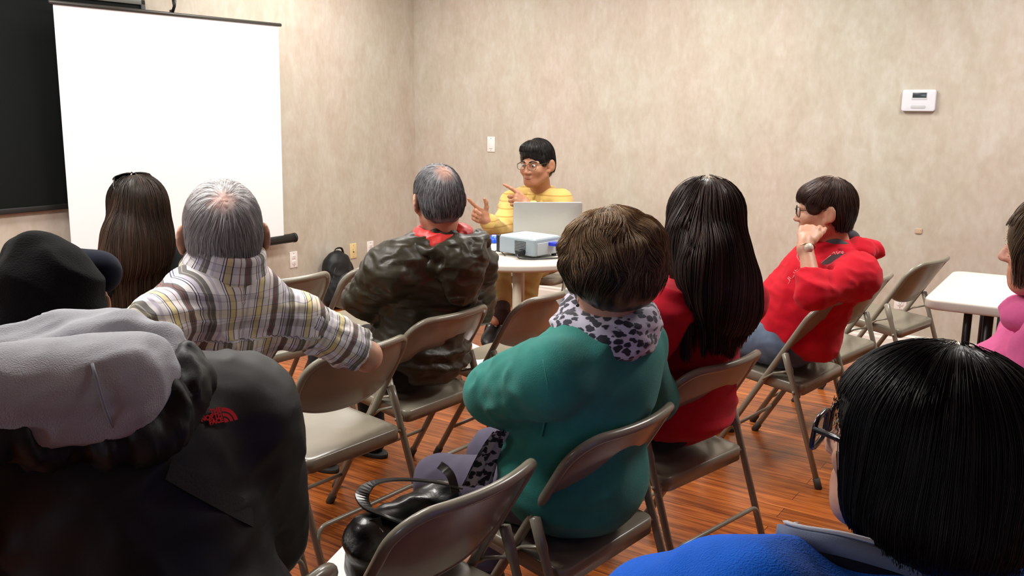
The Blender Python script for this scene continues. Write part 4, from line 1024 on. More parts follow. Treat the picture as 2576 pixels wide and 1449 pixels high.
# --- man in the olive jacket
def olive_man():
    m = simple('olive_nylon', srgb(46, 43, 31), 0.42, 0, 0.38, 0.0, 0.08, 18, 0.08, 500); mr = simple('red_lining', srgb(206, 48, 44), 0.45, noise=0.12, nscale=50)
    J = pose_on('J', Nk=at(1112, 606, 3.37), SL=at(985, 676, 3.22), SR=at(1192, 658, 3.5), EL=at(918, 748, 3.40), WL=at(1010, 812, 3.62), ER=at(1196, 770, 3.74), WR=at(1095, 815, 3.86)); lap_arms(J)
    root = person('man with grey hair and a bald crown in an olive jacket with red hood lining', J)
    hd = Head(at(1101, 506, 3.32), -24, 5, -3, 1.04); body(root, J, hd, 0.0055)
    S = Solid(); torso(S, J, 0.03, 1.05, 1.12); arm(S, J, 'L', 0.03, end=0.97); arm(S, J, 'R', 0.03, end=0.97); S.cut(J.P - ZUP * 0.085, -ZUP)
    V, Q = S.mesh(0.009, 2); V = folds(V, Q, 0.011, 9, J.M, (0.5, 1, 2.0), 4); V = folds(V, Q, 0.005, 20, J.M, (0.6, 1, 1.8), 9); jk = obj('jacket', V, Q, m, root)
    S = Solid(); hc = at(1166, 672, 3.30); S.ell(hc, (0.10, 0.050, 0.095), J.M, 0.03); S.ell(at(1160, 715, 3.30), (0.075, 0.035, 0.085), J.M, 0.04); S.ell(at(1110, 665, 3.27), (0.07, 0.03, 0.05), J.M, 0.03); S.chain([at(1045, 622, 3.22), at(1100, 638, 3.24), at(1150, 618, 3.28), at(1200, 600, 3.36), at(1216, 606, 3.44)], [0.018, 0.024, 0.03, 0.03, 0.026], 0.02); S.ell(at(1190, 632, 3.34), (0.055, 0.05, 0.055), J.M, 0.03)
    S.ell(at(1108, 585, 3.36), (0.098, 0.10, 0.056), J.M, 0.015, '-')
    V, Q = S.mesh(0.006, 2); V = folds(V, Q, 0.010, 13, J.M, (0.7, 1, 1.3), 12); V = folds(V, Q, 0.004, 30, J.M, (0.7, 1, 1.3), 13); obj('hood', V, Q, m, jk)
    S = Solid(); c = at(1110, 603, 3.35); S.ell(c, (0.112, 0.105, 0.066), J.M, 0.01); S.ell(c + ZUP * 0.055, (0.085, 0.085, 0.055), J.M, 0.01, '-'); S.ell(at(1160, 582, 3.36), (0.045, 0.05, 0.03), J.M, 0.02)
    V, Q = S.mesh(0.005, 1); V = folds(V, Q, 0.004, 26, seed=6); obj('hood_lining', V, Q, mr, jk)
    trousers(root, J, cloth('black_trousers', srgb(28, 24, 24))); shoes(root, J)
    S = short_hair(hd); crown = hd.p(0.0, -0.082, 0.095)
    def bald(V): return np.clip(1.4 - np.linalg.norm((V - hd.p(0.004, -0.08, 0.094)) @ hd.M.T * [1, 0.7, 0.7], axis=1) / 0.03, 0, 1) * 0.8
    def tint(s, rs): z = (s - hd.c) @ hd.u / hd.s; return np.clip(0.33 + z * 2.6 + rs.normal(0, 0.2, len(s)), 0, 1)
    def keep(V): return rng.rand(len(V)) < np.clip(np.linalg.norm(V - crown, axis=1) / 0.045 - 0.45, 0.04, 1)
    build_hair(S, hair_mat('salt_and_pepper_hair', (0.022, 0.022, 0.025, 1), (0.46, 0.46, 0.48, 1), 0.5, srgb(186, 138, 118)), root, 0.005, crown, 8000, 4, 0.007, 0.005, 0.35, 0.0007, 3, keep, tint, bald, 0.32, grav=0.6, away=1.0, stop=lambda q, r: off_ear(hd, q, r, -0.064))
olive_man()

# --- woman in the teal fleece
def leopard():
    m, nt, b = newmat('leopard_print_scarf'); tc = N(nt, 'ShaderNodeTexCoord'); nz = N(nt, 'ShaderNodeTexNoise'); nz.inputs['Scale'].default_value = 42; nz.inputs['Detail'].default_value = 2
    mp = N(nt, 'ShaderNodeMapping'); mp.inputs['Scale'].default_value = (1, 1, 1.5); L(nt, tc.outputs['Object'], mp.inputs[0]); L(nt, mp.outputs[0], nz.inputs['Vector'])
    v = N(nt, 'ShaderNodeTexVoronoi'); v.inputs['Scale'].default_value = 42; v.inputs['Randomness'].default_value = 0.9; ad = N(nt, 'ShaderNodeVectorMath', operation='ADD'); sc = N(nt, 'ShaderNodeVectorMath', operation='SCALE'); sc.inputs['Scale'].default_value = 0.022
    L(nt, nz.outputs['Color'], sc.inputs[0]); L(nt, mp.outputs[0], ad.inputs[0]); L(nt, sc.outputs[0], ad.inputs[1]); L(nt, ad.outputs[0], v.inputs['Vector'])
    r = N(nt, 'ShaderNodeValToRGB'); L(nt, v.outputs['Distance'], r.inputs['Fac']); r.color_ramp.elements[0].position = 0.46; r.color_ramp.elements[0].color = srgb(28, 29, 46); r.color_ramp.elements[1].position = 0.54; r.color_ramp.elements[1].color = srgb(186, 182, 198)
    L(nt, r.outputs['Color'], b.inputs['Base Color']); b.inputs['Roughness'].default_value = 0.8; b.inputs['Sheen Weight'].default_value = 0.2; return m
def teal_woman():
    mt = cloth('teal_fleece', srgb(54, 130, 121), 0.95, 0.6, 0.08, 0.5, 500); ml = leopard()
    J = pose_on('T', Nk=at(1530, 835, 2.23), SL=at(1392, 942, 2.09), SR=at(1598, 866, 2.40), EL=at(1252, 992, 2.26), WL=at(1438, 850, 2.56), ER=at(1640, 1000, 2.58), WR=at(1500, 905, 2.62)); lap_arms(J)
    J['KL'] = chair_pt('T', -0.11, 0.33, 0.455); J['KR'] = chair_pt('T', 0.11, 0.33, 0.47); 
    root = person('woman with short brown hair in a teal fleece and leopard print scarf', J)
    hd = Head(at(1532, 674, 2.17), -32, 6, 2, 1.0); body(root, J, hd, 0.006)
    S = Solid(); torso(S, J, 0.026, 1.12, 1.15, belly=0.03); arm(S, J, 'L', 0.024, end=0.95); arm(S, J, 'R', 0.024, end=0.95); S.cone(J.SL + (J.EL - J.SL) * 0.3, J.EL, 0.070, 0.066, 0.06); S.ell(J.P - ZUP * 0.01 - J.face * 0.02, (0.215, 0.16, 0.13), frame_mat(J.hip, J.face, ZUP), 0.06); S.cut(J.P - ZUP * 0.125, -ZUP)
    V, Q = S.mesh(0.008, 3); V = folds(V, Q, 0.007, 7, J.M, (0.8, 1, 1.3), 14); m_ = np.clip(1 - np.linalg.norm(V - (J.SL * 0.45 + J.EL * 0.55), axis=1) / 0.16, 0, 1); V = folds(V, Q, 0.016, 17, None, (1, 1, 1), 3, m_)
    jk = obj('fleece_jacket', V, Q, mt, root)
    # shoulder seam
    sm = cloth('teal_seam', srgb(58, 140, 124), 0.95, 0.5)
    ts = S; mb = MB(); q = []
    for px, py in densify(np.array([(1366, 905), (1378, 965), (1374, 1040), (1362, 1098)], float), 12):
        d = unit(at(px, py, 1.0) - CAMPOS); P = at(px, py, 1.8)[None]
        for _ in range(70): P = P + d * np.clip(ts.sample(P), -0.01, 0.03)[:, None]
        q.append(P[0] - d * 0.004)
    tube(mb, q, 0.003, 6); mb.obj('seam', sm, jk)
    S = Solid(); c = J.Nk + J.up * 0.002 + J.fw * 0.010; ring(S, c + J.up * 0.01, J.lat2 * 0.104 + J.up * 0.018, J.fw * 0.098 - J.up * 0.004, 0.026, 26, 0.03); ring(S, c + J.up * 0.042, J.lat2 * 0.084 + J.up * 0.022, J.fw * 0.084 - J.up * 0.006, 0.021, 26, 0.03)
    V, Q = S.mesh(0.006, 2); V = folds(V, Q, 0.006, 18, J.M, (0.6, 1, 2.2), 2); sf = obj('scarf', V, Q, ml, root)
    mb = MB(); mid = spline([at(1262, 1085, 2.22), at(1240, 1118, 2.25), at(1222, 1160, 2.27), at(1200, 1222, 2.26)], 14); wd = np.linspace(0.022, 0.045, 14); V = []
    lat = unit(cR * 1.0 + cF * 0.5); nn = unit(np.cross(lat, ZUP))
    for i in range(14):
        for j in range(9): x = -1 + j / 4; V.append(mid[i] + lat * wd[i] * x + nn * 0.008 * math.sin(j * 1.9 + i * 0.2))
    V = np.array(V); ix = np.arange(14 * 9).reshape(14, 9); Qd = np.stack([ix[:-1, :-1], ix[1:, :-1], ix[1:, 1:], ix[:-1, 1:]], -1).reshape(-1, 4); mb.add(V + nn * 0.003, Qd); mb.add(V - nn * 0.003, Qd[:, ::-1]); mb.obj('scarf_tail', ml, sf)
    trousers(root, J, cloth('lavender_grey_trousers', srgb(88, 83, 100))); shoes(root, J)
    S = Solid(); s = hd.s; e = lambda c, r, k=0.03, op='+': S.ell(hd.p(*c), np.array(r) * s, hd.M, k, op)
    e((0, -0.014, 0.024), (0.116, 0.12, 0.108)); e((0, -0.035, -0.022), (0.108, 0.086, 0.052), 0.05); e((0, -0.05, -0.06), (0.074, 0.056, 0.036), 0.04); e((0.06, -0.04, 0.07), (0.05, 0.06, 0.05), 0.03); e((-0.05, -0.03, 0.085), (0.05, 0.06, 0.045), 0.03)
    rb = np.random.RandomState(5)
    for i in range(26):
        v = unit(rb.normal(0, 1, 3) * [1, 1, 0.8] + [0.1, -0.3, 0.6]); q = np.array([0, -0.014, 0.024]) + v * np.array([0.104, 0.108, 0.098]); e(tuple(q), (0.028, 0.028, 0.022), 0.014)
    e((0, 0.15, -0.05), (0.1, 0.09, 0.1), 0.01, '-')
    def tint(p, rs): z = (p - hd.c) @ hd.u / hd.s; x = (p - hd.c) @ hd.r / hd.s; return np.clip(0.14 + z * 4.6 + 1.6 * np.maximum(x, 0) + 0.22 * vnoise(p * 26, 17) + rs.normal(0, 0.17, len(p)), 0, 1)  # highlight painted into the tint: lighter on top and to the right
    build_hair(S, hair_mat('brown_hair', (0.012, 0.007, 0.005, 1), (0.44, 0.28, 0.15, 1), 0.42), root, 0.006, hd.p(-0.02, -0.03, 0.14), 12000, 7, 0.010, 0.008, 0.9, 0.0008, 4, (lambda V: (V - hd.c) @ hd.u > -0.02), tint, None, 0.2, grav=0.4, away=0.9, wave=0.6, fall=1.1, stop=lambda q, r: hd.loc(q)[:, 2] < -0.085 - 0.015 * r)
    mb = MB(); p = at(1453, 768, 2.17); q = []; 
    S = Solid(); S.ell(p, (0.0045, 0.0045, 0.0045)); S.cone(p, at(1456, 752, 2.17), 0.0009, 0.0009, 0.001); V, Q = S.mesh(0.0008, 1, 0.004); obj('earring', V, Q, simple('dark_bead', srgb(40, 42, 52), 0.25), root)
teal_woman()

# --- long-haired woman in red
def red_woman():
    mr = cloth('red_knit', srgb(186, 26, 44), 0.9, 0.35, 0.08, 0.3, 700)
    J = pose_on('R', Nk=at(1785, 712, 2.78), SL=at(1672, 778, 2.62), SR=at(1872, 745, 2.95)); J['ER'] = J.SR + J.face * 0.16 - J.hip * 0.03 - ZUP * 0.25; lap_arms(J)
    root = person('woman with very long dark hair down her back in a red sweater', J)
    hd = Head(at(1768, 562, 2.72), -42, 4, 0, 1.0); body(root, J, hd, 0.008)
    S = Solid(); torso(S, J, 0.02, 1.12, 1.15, belly=0.03); arm(S, J, 'L', 0.02, end=0.97); arm(S, J, 'R', 0.02, end=0.97); S.ell(J.P + ZUP * 0.02, (0.205, 0.165, 0.12), frame_mat(J.hip, J.face, ZUP), 0.06); S.cut(J.P - ZUP * 0.12, -ZUP)
    V, Q = S.mesh(0.009, 2); V = folds(V, Q, 0.008, 9, J.M, (0.5, 1, 1.9), 24); obj('sweater', V, Q, mr, root)
    trousers(root, J, cloth('dark_blue_jeans', srgb(30, 32, 44))); shoes(root, J)
    S = Solid(); S.ell(hd.p(0, -0.012, 0.034), (0.096, 0.112, 0.102), hd.M, 0.03)
    Mb = J.M; S.ell(at(1762, 600, 2.68), (0.118, 0.085, 0.10), Mb, 0.05); S.ell(at(1798, 668, 2.64), (0.150, 0.075, 0.11), Mb, 0.05); S.ell(at(1832, 748, 2.655), (0.140, 0.058, 0.10), Mb, 0.05); S.ell(at(1846, 800, 2.675), (0.115, 0.04, 0.07), Mb, 0.04)
    S.ell(hd.p(0, 0.15, -0.05), np.array((0.09, 0.09, 0.11)), hd.M, 0.01, '-')
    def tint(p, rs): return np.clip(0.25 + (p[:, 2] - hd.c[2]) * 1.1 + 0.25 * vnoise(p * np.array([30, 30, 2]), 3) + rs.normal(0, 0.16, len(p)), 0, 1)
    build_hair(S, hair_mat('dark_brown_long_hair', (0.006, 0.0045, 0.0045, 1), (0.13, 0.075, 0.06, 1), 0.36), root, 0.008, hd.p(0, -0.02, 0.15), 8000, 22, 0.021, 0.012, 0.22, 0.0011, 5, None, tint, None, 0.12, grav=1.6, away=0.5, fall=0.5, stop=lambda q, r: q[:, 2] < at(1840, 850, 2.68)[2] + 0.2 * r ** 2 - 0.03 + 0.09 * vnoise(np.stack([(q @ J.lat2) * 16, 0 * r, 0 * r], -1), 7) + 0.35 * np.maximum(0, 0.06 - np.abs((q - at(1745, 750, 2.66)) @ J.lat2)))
red_woman()

# --- person in the red hoodie, hand at the ear
def red_hoodie():
    mr = cloth('red_sweatshirt', srgb(196, 20, 40), 0.9, 0.35, 0.08, 0.3, 700); mg = cloth('grey_cotton', srgb(74, 74, 78))
    J = pose_on('H', Nk=at(2108, 632, 3.72), SL=at(2158, 694, 3.52), SR=at(2042, 668, 3.90), EL=at(2046, 733, 3.40), WL=at(2025, 612, 3.50), ER=at(1985, 770, 4.02), WR=at(2010, 860, 4.02))
    root = person('person with glasses in a red hoodie and jeans, resting cheek on left hand', J)
    hd = Head(at(2072, 534, 3.67), -78, 2, 0, 1.0)
    fw = at(2042, 552, 3.57) - J.WL
    body(root, J, hd, 0.0045, hands={'L': dict(fwd=fw, nrm=cF * 1.0 + cR * 0.35, lat=cR * 0.9 - cF * 0.2, curls=((35, 60, 30), (55, 80, 40), (62, 84, 45), (66, 84, 45)), sc=1.0, thumb=(0.85, 0.35, 0.2), thumb_curl=0.2)})
    S = Solid(); torso(S, J, 0.026, 1.08, 1.15, belly=0.02); arm(S, J, 'R', 0.024, end=0.95); S.cone(J.SL, J.EL, 0.076, 0.064, 0.06); S.cone(J.EL, J.EL + (J.WL - J.EL) * 0.42, 0.062, 0.052, 0.03); S.cut(J.P - ZUP * 0.07, -ZUP)
    S.cut(J.EL + (J.WL - J.EL) * 0.40, unit(J.WL - J.EL), J.EL + (J.WL - J.EL) * 0.62, 0.10)
    V, Q = S.mesh(0.008, 3); V = folds(V, Q, 0.007, 8, J.M, (0.8, 1, 1.3), 31); V = folds(V, Q, 0.0035, 18, J.M, (0.7, 1, 1.4), 33); hs = S; hood_root = obj('hoodie', V, Q, mr, root)
    S = Solid(); S.ell(at(2165, 628, 3.66), (0.075, 0.06, 0.045), J.M, 0.03); S.ell(at(2190, 626, 3.72), (0.05, 0.06, 0.04), J.M, 0.03); S.ell(at(2125, 640, 3.62), (0.07, 0.04, 0.035), J.M, 0.03); V, Q = S.mesh(0.006, 2); V = folds(V, Q, 0.005, 18, seed=5); obj('hood', V, Q, mr, hood_root)
    S = Solid(); c = J.Nk + J.up * 0.03; ring(S, c, J.lat2 * 0.072, J.fw * 0.078, 0.018, 22, 0.02); S.ell(at(2140, 596, 3.70), (0.03, 0.04, 0.03), J.M, 0.02); V, Q = S.mesh(0.005, 2); obj('shirt_collar', V, Q, mg, root)
    # raglan panel with small pale lettering, and outlined letters across the chest: strokes laid on the cloth
    def lay(pts, push):
        out = []
        for px, py, z in pts:
            o = at(px, py, z - 0.35); d = unit(at(px, py, z) - CAMPOS)[None]; t = np.zeros(1); P = o[None].copy()
            for _ in range(60): P = P + d * np.clip(hs.sample(P), -0.02, 0.03)[:, None]
            if abs(hs.sample(P)[0]) < 0.012: out.append(P[0] - d[0] * push)
        return np.array(out)
    mp = simple('dark_grey_patch', srgb(70, 44, 50), 0.8); pn = lay([(2064, 660, 3.6), (2095, 640, 3.6), (2130, 636, 3.6), (2150, 645, 3.6), (2110, 652, 3.6), (2075, 672, 3.6)], 0.010); mb = MB(); mb.add(np.concatenate([pn, [pn.mean(0)]]), (), [(i, (i + 1) % 6, 6) for i in range(6)]); mb.obj('shoulder_patch', mp, hood_root)
    mw = simple('pale_print', srgb(226, 168, 172), 0.8)
    mb = MB()
    for a, b in (((2066, 662), (2090, 642)), ((2092, 640), (2098, 634)), ((2098, 634), (2102, 641)), ((2104, 633), (2107, 640)), ((2107, 640), (2112, 633)), ((2115, 632), (2119, 639)), ((2120, 632), (2121, 638))): tube(mb, lay([(*a, 3.6), ((a[0] + b[0]) / 2, (a[1] + b[1]) / 2, 3.6), (*b, 3.6)], 0.011), 0.0013, 5)
    mb.obj('shoulder_print', mw, hood_root)
    mb = MB(); lets = [[(1990, 612), (2000, 618), (2004, 632), (1998, 646), (1986, 648), (1979, 636), (1982, 620), (1990, 612)], [(1992, 622), (1996, 630), (1992, 640), (1986, 638), (1986, 628), (1992, 622)], [(2002, 645), (1992, 656)], [(1968, 640), (1980, 652), (1984, 664), (1976, 672), (1962, 660)], [(1966, 648), (1974, 658), (1972, 664), (1960, 656)], [(1958, 664), (1974, 678), (1968, 690)], [(1964, 670), (1952, 682), (1964, 692)], [(1950, 684), (1962, 696), (1956, 706), (1946, 696)], [(1948, 702), (1942, 716)]]
    for l in lets:
        q = lay([(x + 26, y + 10, 3.75) for x, y in densify(np.array(l, float), 6)], 0.0085)
        if len(q) > 1 and np.linalg.norm(np.diff(q, axis=0), axis=1).max() < 0.06: tube(mb, q, 0.0013, 5)
    mb.obj('chest_print', mw, hood_root)
    trousers(root, J, simple('blue_jeans', srgb(84, 100, 122), 0.85, noise=0.18, nscale=22, bump=0.2, bscale=800)); shoes(root, J)
    S = short_hair(hd, top=0.004, sc=1.06, low=-0.085); S.ell(hd.p(0, 0.06, 0.065), (0.07, 0.035, 0.035), hd.M, 0.03); S.ell(hd.p(0.066, 0.045, 0.03), (0.016, 0.03, 0.03), hd.M, 0.02); S.ell(hd.p(-0.066, 0.045, 0.03), (0.016, 0.03, 0.03), hd.M, 0.02)
    def tint(p, rs): return np.clip(0.22 + ((p - hd.c) @ hd.u) * 4.2 + rs.normal(0, 0.18, len(p)), 0, 1)
    build_hair(S, hair_mat('dark_brown_hair', (0.008, 0.006, 0.006, 1), (0.115, 0.06, 0.045, 1), 0.4), root, 0.005, hd.p(0.0, -0.045, 0.13), 6000, 6, 0.01, 0.009, 0.45, 0.0008, 6, None, tint, None, 0.12, grav=0.7, away=1.0, stop=lambda q, r: off_ear(hd, q, r, -0.084, 0.035))
    glasses_part(root, hd, simple('thin_dark_frame', srgb(50, 46, 44), 0.3, 0.6), M_LENS)
    # wrist watch
    d = unit(J.WL - J.EL); c = J.WL - d * 0.022; x1 = unit(np.cross(d, cF)); x2 = np.cross(d, x1); t = np.linspace(0, 2 * PI, 26, endpoint=False); mb = MB(); tube(mb, [c + 0.030 * (x1 * math.cos(a) + x2 * math.sin(a)) for a in t], 0.0075, 8, closed=True, flat=0.45)
    ms = simple('gold_steel', srgb(168, 148, 118), 0.3, 0.8); wt = mb.obj('wrist_watch', ms, root); nrm = -cF; f0 = c + nrm * 0.034
    mb = MB(); tube(mb, [f0, f0 + nrm * 0.007], 0.017, 20); mb.obj('watch_face', simple('pale_dial', srgb(206, 198, 180), 0.25), wt)
red_hoodie()

# --- person in the black jacket with grey hood (foreground left)
def black_jacket():
    mk = simple('black_nylon_jacket', srgb(19, 21, 23), 0.55, 0, 0.35, 0.0, 0.1, 20, 0.1, 700); mg = cloth('grey_heather_fleece', srgb(172, 175, 182), 0.95, 0.5, 0.06, 0.5, 500)
    J = pose_on('N', Nk=at(262, 985, 1.46), SL=at(-95, 1110, 1.27), SR=at(600, 1052, 1.60), ER=at(640, 1330, 1.78)); lap_arms(J)
    root = person('person in a black jacket with a grey hood and dark cap, foreground left', J)
    hd = Head(at(128, 785, 1.70), -35, 14, 0, 1.02); body(root, J, hd, 0.008)
    S = Solid(); torso(S, J, 0.045, 1.12, 1.15); arm(S, J, 'L', 0.035, end=0.97); arm(S, J, 'R', 0.035, end=0.97); S.cone(J.SR, J.ER, 0.10, 0.085, 0.06); S.cut(J.P - ZUP * 0.09, -ZUP)
    V, Q = S.mesh(0.009, 3); V = folds(V, Q, 0.008, 5, J.M, (1, 1, 1.2), 40); V = folds(V, Q, 0.003, 14, J.M, (1, 1, 1.2), 43); js = S; jk = obj('jacket', V, Q, mk, root)
    def A(px, py, z): return at(px, py, z)
    def march(f, px, py, z0, push):
        d = unit(at(px, py, 1.0) - CAMPOS); P = at(px, py, z0)[None]
        for _ in range(90): P = P + d * np.clip(f.sample(P), -0.01, 0.02)[:, None]
        return P[0] - d * push
    def onj(pts, push): return [march(js, x, y, 1.0, push) for x, y in pts]
    S = Solid(); S.chain(onj([(455, 905), (474, 945), (462, 1000), (425, 1056), (380, 1100), (260, 1115), (120, 1115), (0, 1105), (-60, 1100)], 0.012), [0.02, 0.026, 0.027, 0.03, 0.03, 0.028, 0.028, 0.028, 0.03], 0.03); S.chain(onj([(455, 915), (432, 980), (390, 1050)], 0.02), [0.024, 0.03, 0.03], 0.03)
    V, Q = S.mesh(0.006, 2); V = folds(V, Q, 0.009, 16, J.M, (1.4, 1, 0.7), 44); V = folds(V, Q, 0.004, 34, J.M, (1.4, 1, 0.7), 45); obj('collar_hood', V, Q, mk, jk)
    S = Solid()   # grey hood lying on the shoulders: pouch with a rolled rim above it
    S.chain(onj([(-60, 1000), (60, 1000), (180, 994), (285, 978), (370, 940)], 0.025), [0.055, 0.058, 0.060, 0.060, 0.050], 0.05)
    rim = [A(-60, 950, 1.33), A(60, 915, 1.36), A(200, 868, 1.40), A(320, 836, 1.44), A(400, 858, 1.45), A(432, 902, 1.43)]
    S.chain(rim, [0.036, 0.037, 0.037, 0.034, 0.03, 0.024], 0.008); S.chain([q - J.up * 0.02 + J.fw * 0.03 for q in rim], [0.04, 0.045, 0.05, 0.05, 0.045, 0.03], 0.02); S.chain([q + J.fw * 0.06 for q in rim[:4]], [0.04, 0.045, 0.04, 0.03], 0.03)
    V, Q = S.mesh(0.006, 2); V = folds(V, Q, 0.009, 7, J.M, (0.6, 1, 1.7), 47); V = folds(V, Q, 0.003, 18, J.M, (0.6, 1, 1.7), 48); hg = obj('hood', V, Q, mg, root)
    gs = S
    mb = MB(); tube(mb, [march(gs, x, y, 1.0, 0.003) for x, y in ((232, 915), (240, 945), (252, 990), (266, 1035), (285, 1078))], 0.0022, 6); mb.obj('seam', cloth('grey_seam', srgb(140, 142, 150)), hg)
    # embroidered red emblem: block lettering beside a quarter dome of three arcs
    me_ = simple('red_embroidery', srgb(222, 20, 38), 0.8); mb = MB(); ex = unit(march(js, 590, 1040, 1.2, 0) - march(js, 525, 1055, 1.2, 0)); c0 = march(js, 555, 1050, 1.2, 0.0); nn = -unit(js.grad(c0[None])[0]) * -1; ey = unit(np.cross(nn, ex)); ey = ey if ey[2] > 0 else -ey
    def E2(x, y, lift=0.013): return c0 + ex * x * 0.9 + ey * y * 0.9 + nn * lift
    u = 0.001
    for r0, r1 in ((0.0, 0.0085), (0.0115, 0.0175), (0.0205, 0.0275)):
        t = np.linspace(0, PI / 2 + 0.0, 12); V = np.array([E2(-0.004 + r * math.cos(a), -0.012 + r * math.sin(a)) for a in t for r in (r0, r1)]); mb.add(V, [(2 * i, 2 * i + 1, 2 * i + 3, 2 * i + 2) for i in range(11)])
    mb.obj('emblem', me_, jk)
    for txt, y in (('THE', 0.0085), ('NORTH', -0.0005), ('FACE', -0.0095)):
        p = E2(-0.0055, y, 0.0125); z_ = unit(np.cross(ex, ey)); q = p - root_loc(jk)
        text_mesh('lettering', txt, 0.0108, me_, jk, Matrix(((ex[0], ey[0], z_[0], q[0]), (ex[1], ey[1], z_[1], q[1]), (ex[2], ey[2], z_[2], q[2]), (0, 0, 0, 1))))
    # shoulder strap across the back
    pth = [(425, 1180), (480, 1212), (540, 1245), (600, 1277), (660, 1307), (715, 1334), (742, 1350)]; mb = MB(); V = []
    for x, y in densify(np.array(pth, float), 12): V += [march(js, x + 9, y - 26, 1.0, 0.014), march(js, x - 9, y + 26, 1.0, 0.014)]
    mb.add(V, [(2 * i, 2 * i + 1, 2 * i + 3, 2 * i + 2) for i in range(len(V) // 2 - 1)]); mb.obj('shoulder_strap', simple('black_webbing', srgb(10, 10, 11), 0.7, bump=0.2), root)
    trousers(root, J, cloth('dark_jeans', srgb(26, 28, 36))); shoes(root, J)
    S = Solid(); S.ell(hd.p(0, -0.012, 0.034), np.array((0.094, 0.112, 0.10)) * hd.s, hd.M, 0.03); S.ell(hd.p(0, -0.05, -0.05), np.array((0.088, 0.07, 0.09)) * hd.s, hd.M, 0.04); S.ell(hd.p(0.0, 0.03, 0.09), np.array((0.05, 0.06, 0.04)) * hd.s, hd.M, 0.04); S.ell(hd.p(0.0, 0.15, -0.07), (0.09, 0.08, 0.1), hd.M, 0.01, '-')
    S.cone(hd.p(0, -0.05, -0.06), hd.p(0, -0.10, -0.15), 0.075, 0.065, 0.05)
    S.ell(hd.p(-0.02, 0.0, 0.12), np.array((0.035, 0.05, 0.025)), hd.M, 0.04); V, Q = S.mesh(0.006, 2); V = folds(V, Q, 0.004, 14, seed=9); cp = obj('knit_cap', V, Q, cloth('black_wool', srgb(10, 11, 11), 1.0, 0.1, 0.1, 0.5, 300), root)
    S = Solid(); S.ell(at(248, 682, 1.77), (0.036, 0.05, 0.038), J.M, 0.02); S.cone(at(190, 668, 1.77), at(250, 690, 1.77), 0.034, 0.032, 0.03); V, Q = S.mesh(0.005, 1); obj('ear_flap', V, Q, cloth('navy_wool', srgb(22, 28, 44), 1.0, 0.4), cp)
black_jacket()

# --- woman with sunglasses on her head
def dark_woman():
    J = pose_on('W', Nk=at(358, 640, 3.52), SL=at(258, 694, 3.36), SR=at(452, 666, 3.66)); lap_arms(J)
    root = person('woman with long brown hair and sunglasses pushed up on her head, black top', J)
    hd = Head(at(345, 532, 3.46), -48, 3, 0, 1.02); body(root, J, hd, 0.009)
    S = Solid(); torso(S, J, 0.024, 1.08, 1.1); arm(S, J, 'L', 0.024, end=0.97); arm(S, J, 'R', 0.024, end=0.97); S.cut(J.P - ZUP * 0.08, -ZUP); V, Q = S.mesh(0.01, 2); V = folds(V, Q, 0.006, 9, seed=51); obj('top', V, Q, cloth('black_green_knit', srgb(22, 26, 26)), root)
    trousers(root, J, cloth('black_trousers_plain', srgb(26, 26, 28))); shoes(root, J)
    S = Solid(); S.ell(hd.p(0, -0.012, 0.034), (0.1, 0.115, 0.105), hd.M, 0.03); S.ell(at(343, 580, 3.42), (0.128, 0.09, 0.10), J.M, 0.05); S.ell(at(342, 625, 3.40), (0.150, 0.08, 0.085), J.M, 0.05); S.ell(at(355, 660, 3.42), (0.135, 0.06, 0.06), J.M, 0.04); S.ell(hd.p(0, 0.15, -0.05), (0.09, 0.09, 0.11), hd.M, 0.01, '-')
    def tint(p, rs): return np.clip(0.28 + 0.4 * np.abs((p - hd.c) @ J.lat2) / 0.12 + 0.2 * vnoise(p * np.array([30, 30, 2]), 3) + rs.normal(0, 0.16, len(p)), 0, 1)
    build_hair(S, hair_mat('brown_long_hair', (0.006, 0.005, 0.004, 1), (0.07, 0.036, 0.02, 1), 0.45), root, 0.008, hd.p(0, -0.0, 0.15), 5000, 16, 0.019, 0.01, 0.22, 0.0011, 8, None, tint, None, 0.15, grav=1.5, away=0.6, fall=0.5)
    g = Head(hd.p(0, -0.02, 0.050), -48, -62, 0, 1.1); o = glasses_part(root, g, simple('dark_sunglass_frame', srgb(16, 16, 18), 0.2), simple('dark_lens', srgb(24, 26, 28), 0.08), 'sunglasses', 0.0026, 0.029, 0.022, 0.09, 0.0, 0.7)
dark_woman()

